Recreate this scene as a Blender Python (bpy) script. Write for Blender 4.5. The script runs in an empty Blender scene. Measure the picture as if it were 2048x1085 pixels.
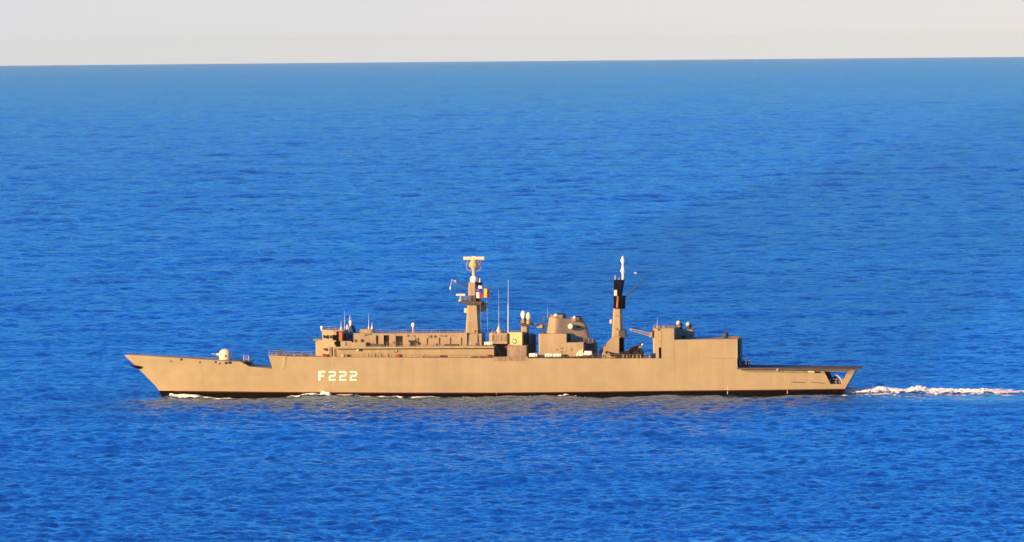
import bpy, math, random
import numpy as np
from mathutils import Vector, Matrix, noise as mnoise
random.seed(7); rng = np.random.default_rng(11)
R = math.radians
sc = bpy.context.scene
col = sc.collection

# ------------------------------------------------------------------ camera
CAM_D, CAM_H = 1500.0, 70.9
FPX = 9.93 * CAM_D                       # focal length in photo pixels (2048 wide)
HOR_R = 30000.0
# the sea sheet ends at HOR_R: its edge is seen this far below eye level
PITCH = math.atan((542.5 - 123.0) / FPX) + math.atan(CAM_H / HOR_R)
ROLL = R(0.5)
cd = bpy.data.cameras.new('camera'); cam = bpy.data.objects.new('camera', cd); col.objects.link(cam)
cd.sensor_width = 36.0; cd.lens = 36.0 * FPX / 2048.0
cd.clip_start = 1.0; cd.clip_end = 120000.0
cam.location = (0, -CAM_D, CAM_H)
CAMROT = Matrix.Rotation(math.pi/2 - PITCH, 4, 'X') @ Matrix.Rotation(-ROLL, 4, 'Z')
cam.rotation_euler = CAMROT.to_euler()
sc.camera = cam

# ------------------------------------------------------------------ light
SUN_EL, SUN_AZ = R(13.0), R(53.0)        # azimuth measured from the ship's side toward its bow, behind the camera
sdir = Vector((-math.sin(SUN_AZ)*math.cos(SUN_EL), -math.cos(SUN_AZ)*math.cos(SUN_EL), math.sin(SUN_EL)))
sl = bpy.data.lights.new('sun', 'SUN'); so = bpy.data.objects.new('sun', sl); col.objects.link(so)
sl.energy = 5.0; sl.angle = R(0.5); sl.color = (1.0, 0.54, 0.17)
so.rotation_euler = sdir.to_track_quat('Z', 'Y').to_euler()
sc.view_settings.view_transform = 'Standard'; sc.view_settings.look = 'None'
sc.view_settings.exposure = 1.1; sc.view_settings.gamma = 1.0

w = bpy.data.worlds.new('World'); sc.world = w; w.use_nodes = True
nt = w.node_tree; N = nt.nodes; Lk = nt.links; N.clear()
wo = N.new('ShaderNodeOutputWorld'); bg = N.new('ShaderNodeBackground'); sky = N.new('ShaderNodeTexSky')
sky.sky_type = 'NISHITA'; sky.sun_disc = False; sky.sun_elevation = SUN_EL
sky.sun_rotation = math.atan2(sdir.x, sdir.y)
sky.air_density = 1.2; sky.dust_density = 0.2; sky.ozone_density = 4.0
# a belt of pale haze lies along the horizon: the sky itself is paler within a few degrees of it
tc = N.new('ShaderNodeTexCoord'); sx = N.new('ShaderNodeSeparateXYZ')
Lk.new(tc.outputs['Generated'], sx.inputs[0])
mr = N.new('ShaderNodeMapRange'); mr.interpolation_type = 'SMOOTHERSTEP'
mr.inputs['From Min'].default_value = 0.0100; mr.inputs['From Max'].default_value = 0.0145
Lk.new(sx.outputs['Z'], mr.inputs['Value'])
hz = N.new('ShaderNodeMapRange'); hz.inputs['From Min'].default_value = -0.1; hz.inputs['From Max'].default_value = 0.1
Lk.new(sx.outputs['X'], hz.inputs['Value'])
hc = N.new('ShaderNodeMix'); hc.data_type = 'RGBA'
hc.inputs[6].default_value = (3.90, 3.95, 4.1, 1); hc.inputs[7].default_value = (4.6, 4.38, 4.25, 1)
Lk.new(hz.outputs[0], hc.inputs[0])
mx = N.new('ShaderNodeMix'); mx.data_type = 'RGBA'
Lk.new(mr.outputs[0], mx.inputs[0]); Lk.new(hc.outputs[2], mx.inputs[6])
sv = N.new('ShaderNodeVectorMath'); sv.operation = 'MULTIPLY';   # the clear deep blue of an evening sky away from the sun, deepening with height
er = N.new('ShaderNodeValToRGB'); e_ = er.color_ramp.elements
e_[0].position = 0.03; e_[0].color = (0.185, 0.51, 0.98, 1); e_[1].position = 0.60; e_[1].color = (0.06, 0.36, 0.79, 1)
e2_ = er.color_ramp.elements.new(0.20); e2_.color = (0.12, 0.46, 0.92, 1)
Lk.new(sx.outputs['Z'], er.inputs[0]); Lk.new(er.outputs[0], sv.inputs[1])
Lk.new(sky.outputs[0], sv.inputs[0])
sg = N.new('ShaderNodeVectorMath'); sg.operation = 'SCALE'; sg.inputs['Scale'].default_value = 1.31
Lk.new(sv.outputs[0], sg.inputs[0]); Lk.new(sg.outputs[0], mx.inputs[7])
Lk.new(mx.outputs[2], bg.inputs[0]); bg.inputs[1].default_value = 0.085
Lk.new(bg.outputs[0], wo.inputs[0])

# ------------------------------------------------------------------ ship frame: where things stand, in metres
YAW = R(-5.5)                            # the stern lies a little nearer than the bow
SHIP = Matrix.Rotation(YAW, 4, 'Z')
SINV = SHIP.inverted()
CR3 = CAMROT.to_3x3()
def ray(u, v):
    return Vector((0, -CAM_D, CAM_H)), CR3 @ Vector(((u-1024.0)/FPX, -(v-542.5)/FPX, -1.0))
def L(u, v, y):
    """ship coordinates (x aft, z up) of a photo point that stands at y metres across the ship"""
    o, d = ray(u, v)
    o = SINV @ o; d = SINV.to_3x3() @ d
    t = (y - o.y) / d.y
    return o + d*t
def S(u, v):
    """ship coordinates of a photo point lying on the water"""
    o, d = ray(u, v)
    p = o + d*(-o.z/d.z)
    return SINV @ p

# ------------------------------------------------------------------ materials
MATS = {}
def mat(name, base, rough=0.55, metal=0.0, var=0.06, vscale=0.6, bump=0.0, bscale=1.0, streak=0.0, plates=False, spec=0.15):
    m = bpy.data.materials.new(name); m.use_nodes = True; t = m.node_tree; n = t.nodes; l = t.links
    p = n['Principled BSDF']
    p.inputs['Roughness'].default_value = rough; p.inputs['Metallic'].default_value = metal
    p.inputs['Specular IOR Level'].default_value = spec
    tcn = n.new('ShaderNodeTexCoord'); no = n.new('ShaderNodeTexNoise')
    no.inputs['Scale'].default_value = vscale; no.inputs['Detail'].default_value = 5
    l.new(tcn.outputs['Object'], no.inputs['Vector'])
    ramp = n.new('ShaderNodeMapRange'); ramp.inputs['From Min'].default_value = 0.25; ramp.inputs['From Max'].default_value = 0.75
    ramp.inputs['To Min'].default_value = 1-var; ramp.inputs['To Max'].default_value = 1+var
    l.new(no.outputs[0], ramp.inputs['Value'])
    fac = ramp.outputs[0]
    if streak:
        mp = n.new('ShaderNodeMapping'); mp.inputs['Scale'].default_value = (1.3, 1.3, 0.12)
        l.new(tcn.outputs['Object'], mp.inputs['Vector'])
        n2 = n.new('ShaderNodeTexNoise'); n2.inputs['Scale'].default_value = 1.0; n2.inputs['Detail'].default_value = 4
        l.new(mp.outputs[0], n2.inputs['Vector'])
        r2 = n.new('ShaderNodeMapRange'); r2.inputs['From Min'].default_value = 0.35; r2.inputs['From Max'].default_value = 0.7
        r2.inputs['To Min'].default_value = 1.0; r2.inputs['To Max'].default_value = 1-streak
        l.new(n2.outputs[0], r2.inputs['Value'])
        mu = n.new('ShaderNodeMath'); mu.operation = 'MULTIPLY'; l.new(fac, mu.inputs[0]); l.new(r2.outputs[0], mu.inputs[1]); fac = mu.outputs[0]
    vm = n.new('ShaderNodeVectorMath'); vm.operation = 'SCALE'; vm.inputs[0].default_value = base
    l.new(fac, vm.inputs['Scale']); l.new(vm.outputs[0], p.inputs['Base Color'])
    if plates:
        # plating between frames is slightly dished: shallow ribs every 2.4 m along and 2.2 m up
        sp = n.new('ShaderNodeSeparateXYZ'); l.new(tcn.outputs['Object'], sp.inputs[0])
        def ab(sock, per):
            a = n.new('ShaderNodeMath'); a.operation = 'PINGPONG'; a.inputs[1].default_value = per/2; l.new(sock, a.inputs[0])
            b = n.new('ShaderNodeMath'); b.operation = 'DIVIDE'; b.inputs[1].default_value = per/2; l.new(a.outputs[0], b.inputs[0])
            c = n.new('ShaderNodeMath'); c.operation = 'POWER'; c.inputs[1].default_value = 0.35; l.new(b.outputs[0], c.inputs[0])
            return c.outputs[0]
        ax = ab(sp.outputs['X'], 2.4); az = ab(sp.outputs['Z'], 2.2)
        mm = n.new('ShaderNodeMath'); mm.operation = 'MULTIPLY'; l.new(ax, mm.inputs[0]); l.new(az, mm.inputs[1])
        nn = n.new('ShaderNodeTexNoise'); nn.inputs['Scale'].default_value = 0.45; nn.inputs['Detail'].default_value = 3
        l.new(tcn.outputs['Object'], nn.inputs['Vector'])
        m2 = n.new('ShaderNodeMath'); m2.operation = 'MULTIPLY_ADD'; l.new(nn.outputs[0], m2.inputs[0]); m2.inputs[1].default_value = 2.2
        l.new(mm.outputs[0], m2.inputs[2])
        bp = n.new('ShaderNodeBump'); bp.inputs['Strength'].default_value = 1.0; bp.inputs['Distance'].default_value = plates
        l.new(m2.outputs[0], bp.inputs['Height']); l.new(bp.outputs[0], p.inputs['Normal'])
    elif bump:
        nb = n.new('ShaderNodeTexNoise'); nb.inputs['Scale'].default_value = bscale; nb.inputs['Detail'].default_value = 6
        l.new(tcn.outputs['Object'], nb.inputs['Vector'])
        bp = n.new('ShaderNodeBump'); bp.inputs['Strength'].default_value = 1.0; bp.inputs['Distance'].default_value = bump
        l.new(nb.outputs[0], bp.inputs['Height']); l.new(bp.outputs[0], p.inputs['Normal'])
    MATS[name] = m; return m
GREY = (0.302, 0.270, 0.185)
mat('hull_grey_paint', GREY, 0.5, var=0.08, vscale=0.25, streak=0.03, plates=0.034)
mat('upper_grey_paint', (0.325, 0.285, 0.200), 0.5, var=0.08, streak=0.16, bump=0.01, bscale=2.0)
mat('stained_grey_paint', (0.27, 0.22, 0.18), 0.6, var=0.3, vscale=1.2, streak=0.35)
mat('dark_grey_paint', (0.07, 0.07, 0.08), 0.6, var=0.15)
mat('deck_paint', (0.10, 0.09, 0.085), 0.75, var=0.15)
mat('black_paint', (0.004, 0.004, 0.004), 0.6, var=0.2, spec=0.05)
mat('boot_black', (0.003, 0.002, 0.002), 0.6, var=0.3, spec=0.03)
mat('boot_red', (0.05, 0.008, 0.006), 0.6, var=0.2)
mat('white_paint', (0.84, 0.83, 0.80), 0.4, var=0.03)
mat('ivory_sunlit_paint', (0.42, 0.385, 0.235), 0.5, var=0.06)  # ivory of the radar gearbox; on the emblem block, painted-in sunlight
mat('gun_white', (0.66, 0.62, 0.50), 0.45, var=0.03)
mat('funnel_grey', (0.215, 0.19, 0.15), 0.55, var=0.12, streak=0.2)
mat('number_paint', (0.95, 0.93, 0.80), 0.5, var=0.03)
mat('cream_paint', (0.60, 0.58, 0.46), 0.45, var=0.04)
mat('pale_grey', (0.50, 0.47, 0.42), 0.5, var=0.05)
mat('red_paint', (0.26, 0.03, 0.02), 0.5, var=0.2)
mat('orange_paint', (0.36, 0.13, 0.06), 0.5, var=0.2)
mat('glass_dark', (0.02, 0.03, 0.05), 0.12, var=0.1, spec=0.6)
mat('rubber_dark', (0.02, 0.014, 0.02), 0.6, var=0.3)
mat('cloth_navy', (0.012, 0.02, 0.06), 0.8, var=0.2)
mat('cloth_maroon', (0.16, 0.03, 0.05), 0.8, var=0.2)
mat('cloth_white', (0.80, 0.80, 0.80), 0.8)
mat('cloth_red', (0.75, 0.03, 0.06), 0.8)
mat('cloth_blue', (0.08, 0.06, 0.42), 0.8)
mat('cloth_yellow', (0.85, 0.40, 0.008), 0.8)
mat('cloth_dark_red', (0.20, 0.02, 0.02), 0.8)
mat('skin', (0.50, 0.32, 0.24), 0.6)
mat('net_grey', (0.07, 0.06, 0.05), 0.8)
mat('rope', (0.5, 0.48, 0.44), 0.8)
mat('bird_feather', (0.75, 0.70, 0.68), 0.8)
mat('steel_dark', (0.022, 0.022, 0.028), 0.5)
M = MATS

# ------------------------------------------------------------------ mesh helpers
class MB:
    def __init__(s): s.v = []; s.f = []; s.sm = []
    def add(s, vs, fs, smooth=False):
        o = len(s.v); s.v += [tuple(p) for p in vs]
        for f in fs: s.f.append(tuple(i+o for i in f)); s.sm.append(smooth)
        return s
    def prism(s, poly, y0, y1):
        """profile in photo points at y0, carried across the ship to y1"""
        P = [L(u, v, y0) for u, v in poly]; n = len(P)
        vs = [(p.x, y0, p.z) for p in P] + [(p.x, y1, p.z) for p in P]
        fs = [tuple(range(n)), tuple(range(2*n-1, n-1, -1))] + [(i, i+n, (i+1) % n + n, (i+1) % n) for i in range(n)]
        return s.add(vs, fs)
    def plan(s, pts, z0, z1, top=1.0, c=None):
        """plan outline raised from z0 to z1, top scaled about its middle"""
        n = len(pts); cx = c[0] if c else sum(p[0] for p in pts)/n; cy = c[1] if c else sum(p[1] for p in pts)/n
        vs = [(x, y, z0) for x, y in pts] + [(cx+(x-cx)*top, cy+(y-cy)*top, z1) for x, y in pts]
        fs = [tuple(range(n-1, -1, -1)), tuple(range(n, 2*n))] + [(i, (i+1) % n, (i+1) % n + n, i+n) for i in range(n)]
        return s.add(vs, fs)
    def bx(s, u0, v0, u1, v1, y0, y1, ch=0.0, chr_=0.0):
        """block; its near face covers the photo rectangle, front / rear corners optionally cut"""
        a = L(u0, v0, y0); b = L(u1, v1, y0); x0, x1, z1, z0 = a.x, b.x, a.z, b.z
        if ch == 0 and chr_ == 0: pts = [(x0, y0), (x1, y0), (x1, y1), (x0, y1)]
        else:
            pts = []
            pts += [(x0+ch, y0)] if ch else [(x0, y0)]
            pts += [(x1-chr_, y0), (x1, y0+chr_), (x1, y1-chr_), (x1-chr_, y1)] if chr_ else [(x1, y0), (x1, y1)]
            pts += [(x0+ch, y1), (x0, y1-ch), (x0, y0+ch)] if ch else [(x0, y1)]
        return s.plan(pts, z0, z1)
    def box(s, x0, y0, z0, x1, y1, z1):
        return s.plan([(x0, y0), (x1, y0), (x1, y1), (x0, y1)], z0, z1)
    def tube(s, p, q, r0, r1=None, n=8):
        r1 = r0 if r1 is None else r1
        p = Vector(p); q = Vector(q); d = (q-p).normalized()
        a = d.orthogonal().normalized(); b = d.cross(a)
        vs = []
        for c, r in ((p, r0), (q, r1)):
            for k in range(n):
                t = 2*math.pi*k/n; vs.append(c + (a*math.cos(t)+b*math.sin(t))*r)
        s.add(vs, [(k, (k+1) % n, (k+1) % n+n, k+n) for k in range(n)], True)
        s.add(vs[:n], [tuple(range(n-1, -1, -1))]); s.add(vs[n:], [tuple(range(n))])
        return s
    def path(s, pts, r, n=7):
        for a, b in zip(pts[:-1], pts[1:]): s.tube(a, b, r, r, n)
        return s
    def lathe(s, c, prof, n=20, axis=None):
        c = Vector(c); ax = Vector(axis or (0, 0, 1)).normalized(); a = ax.orthogonal().normalized(); b = ax.cross(a)
        vs = []; m = len(prof)
        for r, h in prof:
            for k in range(n):
                t = 2*math.pi*k/n; vs.append(c + ax*h + (a*math.cos(t)+b*math.sin(t))*max(r, 1e-4))
        fs = [(i*n+k, i*n+(k+1) % n, (i+1)*n+(k+1) % n, (i+1)*n+k) for i in range(m-1) for k in range(n)]
        s.add(vs, fs, True)
        s.add(vs[:n], [tuple(range(n-1, -1, -1))]); s.add(vs[-n:], [tuple(range(n))])
        return s
    def ell(s, c, rx, ry, rz, n=16, m=10):
        vs = []; 
        for i in range(m+1):
            ph = math.pi*i/m
            for k in range(n):
                t = 2*math.pi*k/n
                vs.append((c[0]+rx*max(math.sin(ph), 1e-3)*math.cos(t), c[1]+ry*max(math.sin(ph), 1e-3)*math.sin(t), c[2]-rz*math.cos(ph)))
        return s.add(vs, [(i*n+k, i*n+(k+1) % n, (i+1)*n+(k+1) % n, (i+1)*n+k) for i in range(m) for k in range(n)], True)
    def build(s, name, m, parent=None, fix=True):
        me = bpy.data.meshes.new(name); me.from_pydata(s.v, [], s.f)
        me.polygons.foreach_set('use_smooth', s.sm)
        if fix:
            import bmesh
            b = bmesh.new(); b.from_mesh(me); bmesh.ops.recalc_face_normals(b, faces=b.faces); b.to_mesh(me); b.free()
        me.materials.append(M[m] if isinstance(m, str) else m); me.update()
        o = bpy.data.objects.new(name, me); col.objects.link(o)
        if parent: o.parent = parent
        return o
def tag(o, label=None, cat=None, group=None, kind=None):
    if label: o['label'] = label
    if cat: o['category'] = cat
    if group: o['group'] = group
    if kind: o['kind'] = kind
    return o
def empty(name, loc=(0, 0, 0), rz=0.0, parent=None):
    o = bpy.data.objects.new(name, None); col.objects.link(o); o.location = loc; o.rotation_euler = (0, 0, rz); o.empty_display_size = 0.5
    if parent: o.parent = parent
    return o
def T(o):
    """place a top-level thing, built in ship coordinates, where the ship lies"""
    o.matrix_world = SHIP @ Matrix.Translation(o.location) if o.type == 'EMPTY' else SHIP.copy()
    return o

# ------------------------------------------------------------------ the sea
NW = 150
lam = np.concatenate([np.exp(rng.uniform(math.log(45), math.log(170), 20)), np.exp(rng.uniform(math.log(7), math.log(34), 45)), np.exp(rng.uniform(math.log(1.3), math.log(9), 85))])
mean_dir = R(-78)
th = mean_dir + rng.normal(0, 1, NW)*np.where(lam > 40, R(20), np.where(lam > 7, R(58), R(42)))
kx = 2*math.pi/lam*np.cos(th); ky = 2*math.pi/lam*np.sin(th)
slope = np.exp(-((np.log(lam)-math.log(2.5))/0.75)**2)*0.054 + 0.003
slope[20:65] = 0.0135; slope[:20] = 0.0055
amp = slope*lam/(2*math.pi)
pha = rng.uniform(0, 2*math.pi, NW)
def wave(x, y, sp=None):
    h = np.zeros_like(x)
    for i in range(NW):
        a = amp[i]
        if sp is not None:
            f = np.clip((lam[i]/sp-2.2)/2.2, 0, 1); a = amp[i]*f
        h += a*np.sin(kx[i]*x + ky[i]*y + pha[i])
    return h
YR = S(1760, 789).y
def calm(x, y):
    """waves are flattened close alongside the ship and in its wake (ship coordinates)"""
    c, s_ = math.cos(-YAW), math.sin(-YAW)
    xl = c*x - s_*y; yl = s_*x + c*y
    ax = np.clip((xl+82)/12, 0, 1)*np.clip((400-xl)/60, 0, 1)
    bx_ = np.clip((xl-60)/25, 0, 1)*np.clip((400-xl)/60, 0, 1)
    return (1 - 0.12*ax*np.exp(-((yl+0.5)/9.0)**4))*(1 - 0.75*bx_*np.exp(-((yl-(YR-17))/15.0)**4))
def hump(x, y):
    """the ship's own wave, standing along its side (world coordinates in)"""
    c, s_ = math.cos(-YAW), math.sin(-YAW)
    xl = c*x - s_*y; yl = s_*x + c*y
    us = [318, 335, 380, 430, 480, 560, 600, 650, 700, 760, 850, 950, 1100, 1600, 1700, 1730]
    A = np.interp(xl, [L(u, 790, -6).x for u in us], [0, .45, .38, .0, -.30, -.28, .08, .52, .22, -.2, -.22, -.35, -.38, -.38, -.3, 0])
    side = 7.2*np.clip(np.sin(np.clip((xl+70)/58, 0, 1)*math.pi/2), 0, 1)**1.1
    d = np.maximum(np.abs(yl)-side, 0)
    return A*np.exp(-(d/3.2)**2)
rad = [0.0, 100., 200., 300.] + list(np.arange(380, 800, 3.0)) + list(np.arange(800, 1015, 1.3)); r_ = 1016.0
while r_ < HOR_R:
    rad.append(r_); r_ += 0.42*(r_/1057.0)**1.40 if r_ < 20000 else 26*(r_/20000.0)**2.2
rad.append(HOR_R); rad = np.array(rad)
fine = np.arange(-4.6, 4.6001, 0.0125)
ang = list(fine); a_ = 4.6; st = 0.0125
while a_ < 180:
    st = min(st*(1.045 if a_ < 16 else 1.3), 6.0); a_ += st
    if a_ < 179: ang.append(a_); ang.insert(0, -a_)
ang.append(180.0); ang = np.radians(np.array(ang))
nr, na = len(rad), len(ang)
RR, AA = np.meshgrid(rad, ang, indexing='ij')
X = RR*np.sin(AA); Y = -CAM_D + RR*np.cos(AA)
dr = np.gradient(rad)[:, None]*np.ones((1, na)); da = np.gradient(ang)[None, :]*RR
SP = np.maximum(dr, da*1.0)
Z = wave(X, Y, SP)*calm(X, Y)*(1+0.9*np.clip((Y-50)/2200, 0, 1)) + hump(X, Y)
Z[-1, :] = 0; Z *= np.clip((HOR_R*1.001-RR)/3000, 0.0, 1)
co = np.stack([X, Y, Z], -1).reshape(-1, 3).astype(np.float32)
ii = np.arange(nr-1)[:, None]*na; jj = np.arange(na)[None, :]; j2 = (jj+1) % na
quads = np.stack([ii+jj, ii+na+jj, ii+na+j2, ii+j2], -1).reshape(-1, 4)
me = bpy.data.meshes.new('sea'); nv, nf = len(co), len(quads)
me.vertices.add(nv); me.vertices.foreach_set('co', co.ravel())
me.loops.add(nf*4); me.loops.foreach_set('vertex_index', quads.ravel().astype(np.int32))
me.polygons.add(nf); me.polygons.foreach_set('loop_start', np.arange(0, nf*4, 4, dtype=np.int32))
me.polygons.foreach_set('use_smooth', np.ones(nf, bool))
me.update(calc_edges=True)
sea = bpy.data.objects.new('sea', me); col.objects.link(sea); tag(sea, kind='structure')
del RR, AA, X, Y, Z, SP, dr, da, quads, co
print('sea verts', nv)

ms = bpy.data.materials.new('sea_water'); ms.use_nodes = True; t = ms.node_tree; n = t.nodes; l = t.links; n.clear()
out = n.new('ShaderNodeOutputMaterial')
geo = n.new('ShaderNodeNewGeometry')
def mapping(scale, rot=0.0, src=None):
    mp = n.new('ShaderNodeMapping'); mp.inputs['Scale'].default_value = scale; mp.inputs['Rotation'].default_value = (0, 0, rot)
    l.new(src or geo.outputs['Position'], mp.inputs['Vector']); return mp.outputs[0]
def noise_(vec, scale, det, rough=0.5):
    q = n.new('ShaderNodeTexNoise'); q.inputs['Scale'].default_value = scale; q.inputs['Detail'].default_value = det
    q.inputs['Roughness'].default_value = rough; l.new(vec, q.inputs['Vector']); return q.outputs[0]
def maprange(sock, a, b, c, d, clamp=True):
    q = n.new('ShaderNodeMapRange'); q.clamp = clamp
    for nm, val in zip(('From Min', 'From Max', 'To Min', 'To Max'), (a, b, c, d)): q.inputs[nm].default_value = val
    l.new(sock, q.inputs['Value']); return q.outputs[0]
def math_(op, a, b):
    q = n.new('ShaderNodeMath'); q.operation = op
    for i, s in enumerate((a, b)):
        if isinstance(s, (int, float)): q.inputs[i].default_value = s
        else: l.new(s, q.inputs[i])
    return q.outputs[0]
# stirred, aerated water of the wake: a pale band astern (world x along the wake)
rotm = mapping((1, 1, 1), -YAW)          # ship coordinates
sp = n.new('ShaderNodeSeparateXYZ'); l.new(rotm, sp.inputs[0])
nw_ = noise_(rotm, 0.12, 4)
yy = math_('ADD', sp.outputs['Y'], math_('MULTIPLY', math_('SUBTRACT', nw_, 0.5), 26.0))
WK0, WK1 = S(1700, 787).x, 420
YR_ = YR
ya = maprange(yy, YR_-44, YR_-18, 0, 1); yb = maprange(yy, YR_-4, YR_+3, 1, 0)
xa = maprange(sp.outputs['X'], 58, 92, 0, 1)
wm = math_('MULTIPLY', math_('MULTIPLY', ya, yb), xa)
v1 = mapping((0.75, 1.0, 1.0), R(12)); v2 = mapping((0.55, 1.0, 1.0), R(-20))
n1 = noise_(v1, 0.8, 5, 0.6); n2 = noise_(v2, 0.15, 5, 0.62)
b1 = n.new('ShaderNodeBump'); b1.inputs['Strength'].default_value = 1.0; b1.inputs['Distance'].default_value = 0.75
gust = noise_(mapping((0.4, 1.0, 1.0)), 0.012, 4)
gm = maprange(gust, 0.3, 0.7, 0.55, 1.5)
# water ruffled by the passing hull
ruff = math_('ADD', 1.0, math_('MULTIPLY', maprange(sp.outputs['Y'], -120, -25, 0, 2.2), math_('MULTIPLY', maprange(sp.outputs['X'], -92, -74, 0, 1), maprange(sp.outputs['X'], 72, 84, 1, 0))))
l.new(math_('MULTIPLY', n1, math_('MULTIPLY', math_('MULTIPLY', gm, maprange(wm, 0, 1, 1, 0.5)), ruff)), b1.inputs['Height'])
b2 = n.new('ShaderNodeBump'); b2.inputs['Strength'].default_value = 1.0; b2.inputs['Distance'].default_value = 1.9
l.new(math_('MULTIPLY', n2, maprange(wm, 0, 1, 1, 0.35)), b2.inputs['Height']); l.new(b1.outputs[0], b2.inputs['Normal'])
# chop too far off for the sheet's own waves to carry: fine relief beyond the ship
spw = n.new('ShaderNodeSeparateXYZ'); l.new(geo.outputs['Position'], spw.inputs[0])
far = maprange(spw.outputs['Y'], -100, 2200, 0, 1)
n3 = noise_(mapping((0.6, 1.0, 1.0), R(8)), 0.38, 3, 0.6)
gm3 = maprange(noise_(mapping((1.0, 0.42, 1.0), R(-3)), 0.09, 5, 0.7), 0.38, 0.62, 0.15, 2.2)
b3 = n.new('ShaderNodeBump'); b3.inputs['Strength'].default_value = 1.0; b3.inputs['Distance'].default_value = 2.4
l.new(math_('MULTIPLY', n3, math_('MULTIPLY', far, gm3)), b3.inputs['Height']); l.new(b2.outputs[0], b3.inputs['Normal'])
NRM = b3.outputs[0]
dif = n.new('ShaderNodeBsdfDiffuse')
cm = n.new('ShaderNodeMix'); cm.data_type = 'RGBA'; cm.inputs[6].default_value = (0.006, 0.035, 0.26, 1); cm.inputs[7].default_value = (0.10, 0.55, 1.0, 1)
l.new(wm, cm.inputs[0])
l.new(cm.outputs[2], dif.inputs['Color']); l.new(NRM, dif.inputs['Normal'])
glo = n.new('ShaderNodeBsdfGlossy'); glo.inputs['Roughness'].default_value = 0.06
glo.inputs['Color'].default_value = (0.57, 0.80, 0.93, 1); l.new(NRM, glo.inputs['Normal'])
fr = n.new('ShaderNodeFresnel'); fr.inputs['IOR'].default_value = 1.333; l.new(NRM, fr.inputs['Normal'])
ffac = math_('MULTIPLY', fr.outputs[0], maprange(wm, 0, 1, 1.0, 0.6))
mxs = n.new('ShaderNodeMixShader'); l.new(ffac, mxs.inputs[0]); l.new(dif.outputs[0], mxs.inputs[1]); l.new(glo.outputs[0], mxs.inputs[2])
l.new(mxs.outputs[0], out.inputs['Surface'])
me.materials.append(ms)
#SHIPCODE
# ------------------------------------------------------------------ the frigate
ship = empty('frigate'); ship.rotation_euler = (0, 0, YAW)
tag(ship, 'long grey naval frigate under way with F222 painted on its side', 'warship')

XB = L(248, 710, 0).x
stem = [L(u, v, 0) for u, v in ((326, 800), (322, 787), (310, 771), (295, 755.5), (281, 742), (268, 730), (256, 718), (248, 710))]
sz = np.array([p.z for p in stem]); sxx = np.array([p.x for p in stem])
def x_stem(z): return float(np.interp(z, sz, sxx)) if z > sz[0] else sxx[0]+(sz[0]-z)*0.5
tr = [L(u, v, -6.6) for u, v in ((1683, 790), (1690, 778), (1709, 744), (1711, 740))]
tz = np.array([p.z for p in tr]); txx = np.array([p.x for p in tr])
def x_tran(z): return float(np.interp(z, tz, txx)) if z > tz[0] else txx[0]-(tz[0]-z)*0.4
def hb(x, z):
    k = min(max(z/9.0, 0), 1); xs = x_stem(z)
    s = min(max((x-xs)/(58-12*k), 0), 1)
    f = math.sin(math.pi/2*s)**(1.15-0.35*k)
    B = 6.9 + 0.5*min(max(z/3.5, 0), 1)
    if z < 0: B += z*0.35
    q = min(max((x-42)/28.0, 0), 1)
    return max(B*f*(1-0.10*q*q), 0.02)
def LH(u, v):
    """photo point that lies on the near side of the hull"""
    y = -6.0
    for _ in range(6):
        p = L(u, v, y); y = -hb(p.x, p.z)
    return L(u, v, y)
tops = [LH(u, v) for u, v in ((250, 710), (290, 712.2), (350, 716), (440, 722), (474, 724.2), (476, 724.4), (488, 733.4), (535.5, 738), (537, 711.2), (566, 712.5), (572, 713.4), (700, 715), (900, 716.5), (1100, 717.3), (1250, 717.6), (1474, 717.4), (1475, 736.6), (1600, 738.5), (1720, 739.8))]
tpx = np.array([XB-1]+[p.x for p in tops]); tpz = np.array([tops[0].z]+[p.z for p in tops])
def ztop(x): return float(np.interp(x, tpx, tpz))
bt = [LH(u, v) for u, v in ((345, 782), (650, 784.8), (1000, 785.6), (1340, 781.8), (1690, 778))]
def zboot(x): return float(np.interp(x, [p.x for p in bt], [p.z for p in bt]))
ho = {'bl': LH(1661, 768.5), 'br': LH(1683, 768.0), 'tl': LH(1648.5, 743.6), 'tr': LH(1695, 743.6)}
zh0, zh1 = ho['bl'].z, ho['tl'].z
XE = txx[-1]
cols_ = sorted(set([round(float(c), 3) for c in list(np.linspace(XB, XB+46, 40)) + list(np.linspace(XB+46, 58.0, 60))] + [float(p.x) for p in tops if p.x < 58 and p.x > XB+0.5]))
C0 = XB + 46
def colx(c, z):
    if c < C0:
        xs = x_stem(z); return xs + (c-XB)/(C0-XB)*(C0-xs)
    return c
# rows: levels below, common to all columns; the last rows follow the sheer
def col_points(fx, c):
    """fx(z) gives x on this column; returns near side points from keel level to sheer"""
    zt = ztop(fx(4.5)) if c is None else ztop(max(c, XB+0.3))
    xr = fx(zt); zt = ztop(xr) if c is not None and c > C0 else zt
    zb = zboot(fx(1.0))
    lv = [-2.5, -0.8, zb, zb+0.9, zh0, zh1] + [zh1+(zt-zh1)*k for k in (0.33, 0.66, 1.0)]
    return [(fx(z), -hb(fx(z), z), z) for z in lv]
COLS = [col_points(lambda z, c=c: colx(c, z), c) for c in cols_]
def sk(frac):
    """columns that lean from upright at x=58 to the raked transom"""
    return lambda z: 58.0 + frac*(x_tran(z)-58.0)
def hl(z): return float(np.interp(z, [zh0, zh1], [ho['bl'].x, ho['tl'].x]))
def hr(z): return float(np.interp(z, [tz[0], zh0, zh1], [ho['br'].x-(zh0-tz[0])*0.55, ho['br'].x, ho['tr'].x]))
stern_f = [lambda z: 58+0.5*(hl(z)-58), hl, lambda z: hl(z)+0.5*(hr(z)-hl(z)), hr, lambda z: hr(z)+0.5*(x_tran(z)-hr(z)), x_tran]
ih = len(COLS)+1
COLS += [col_points(f, None) for f in stern_f]
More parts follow.
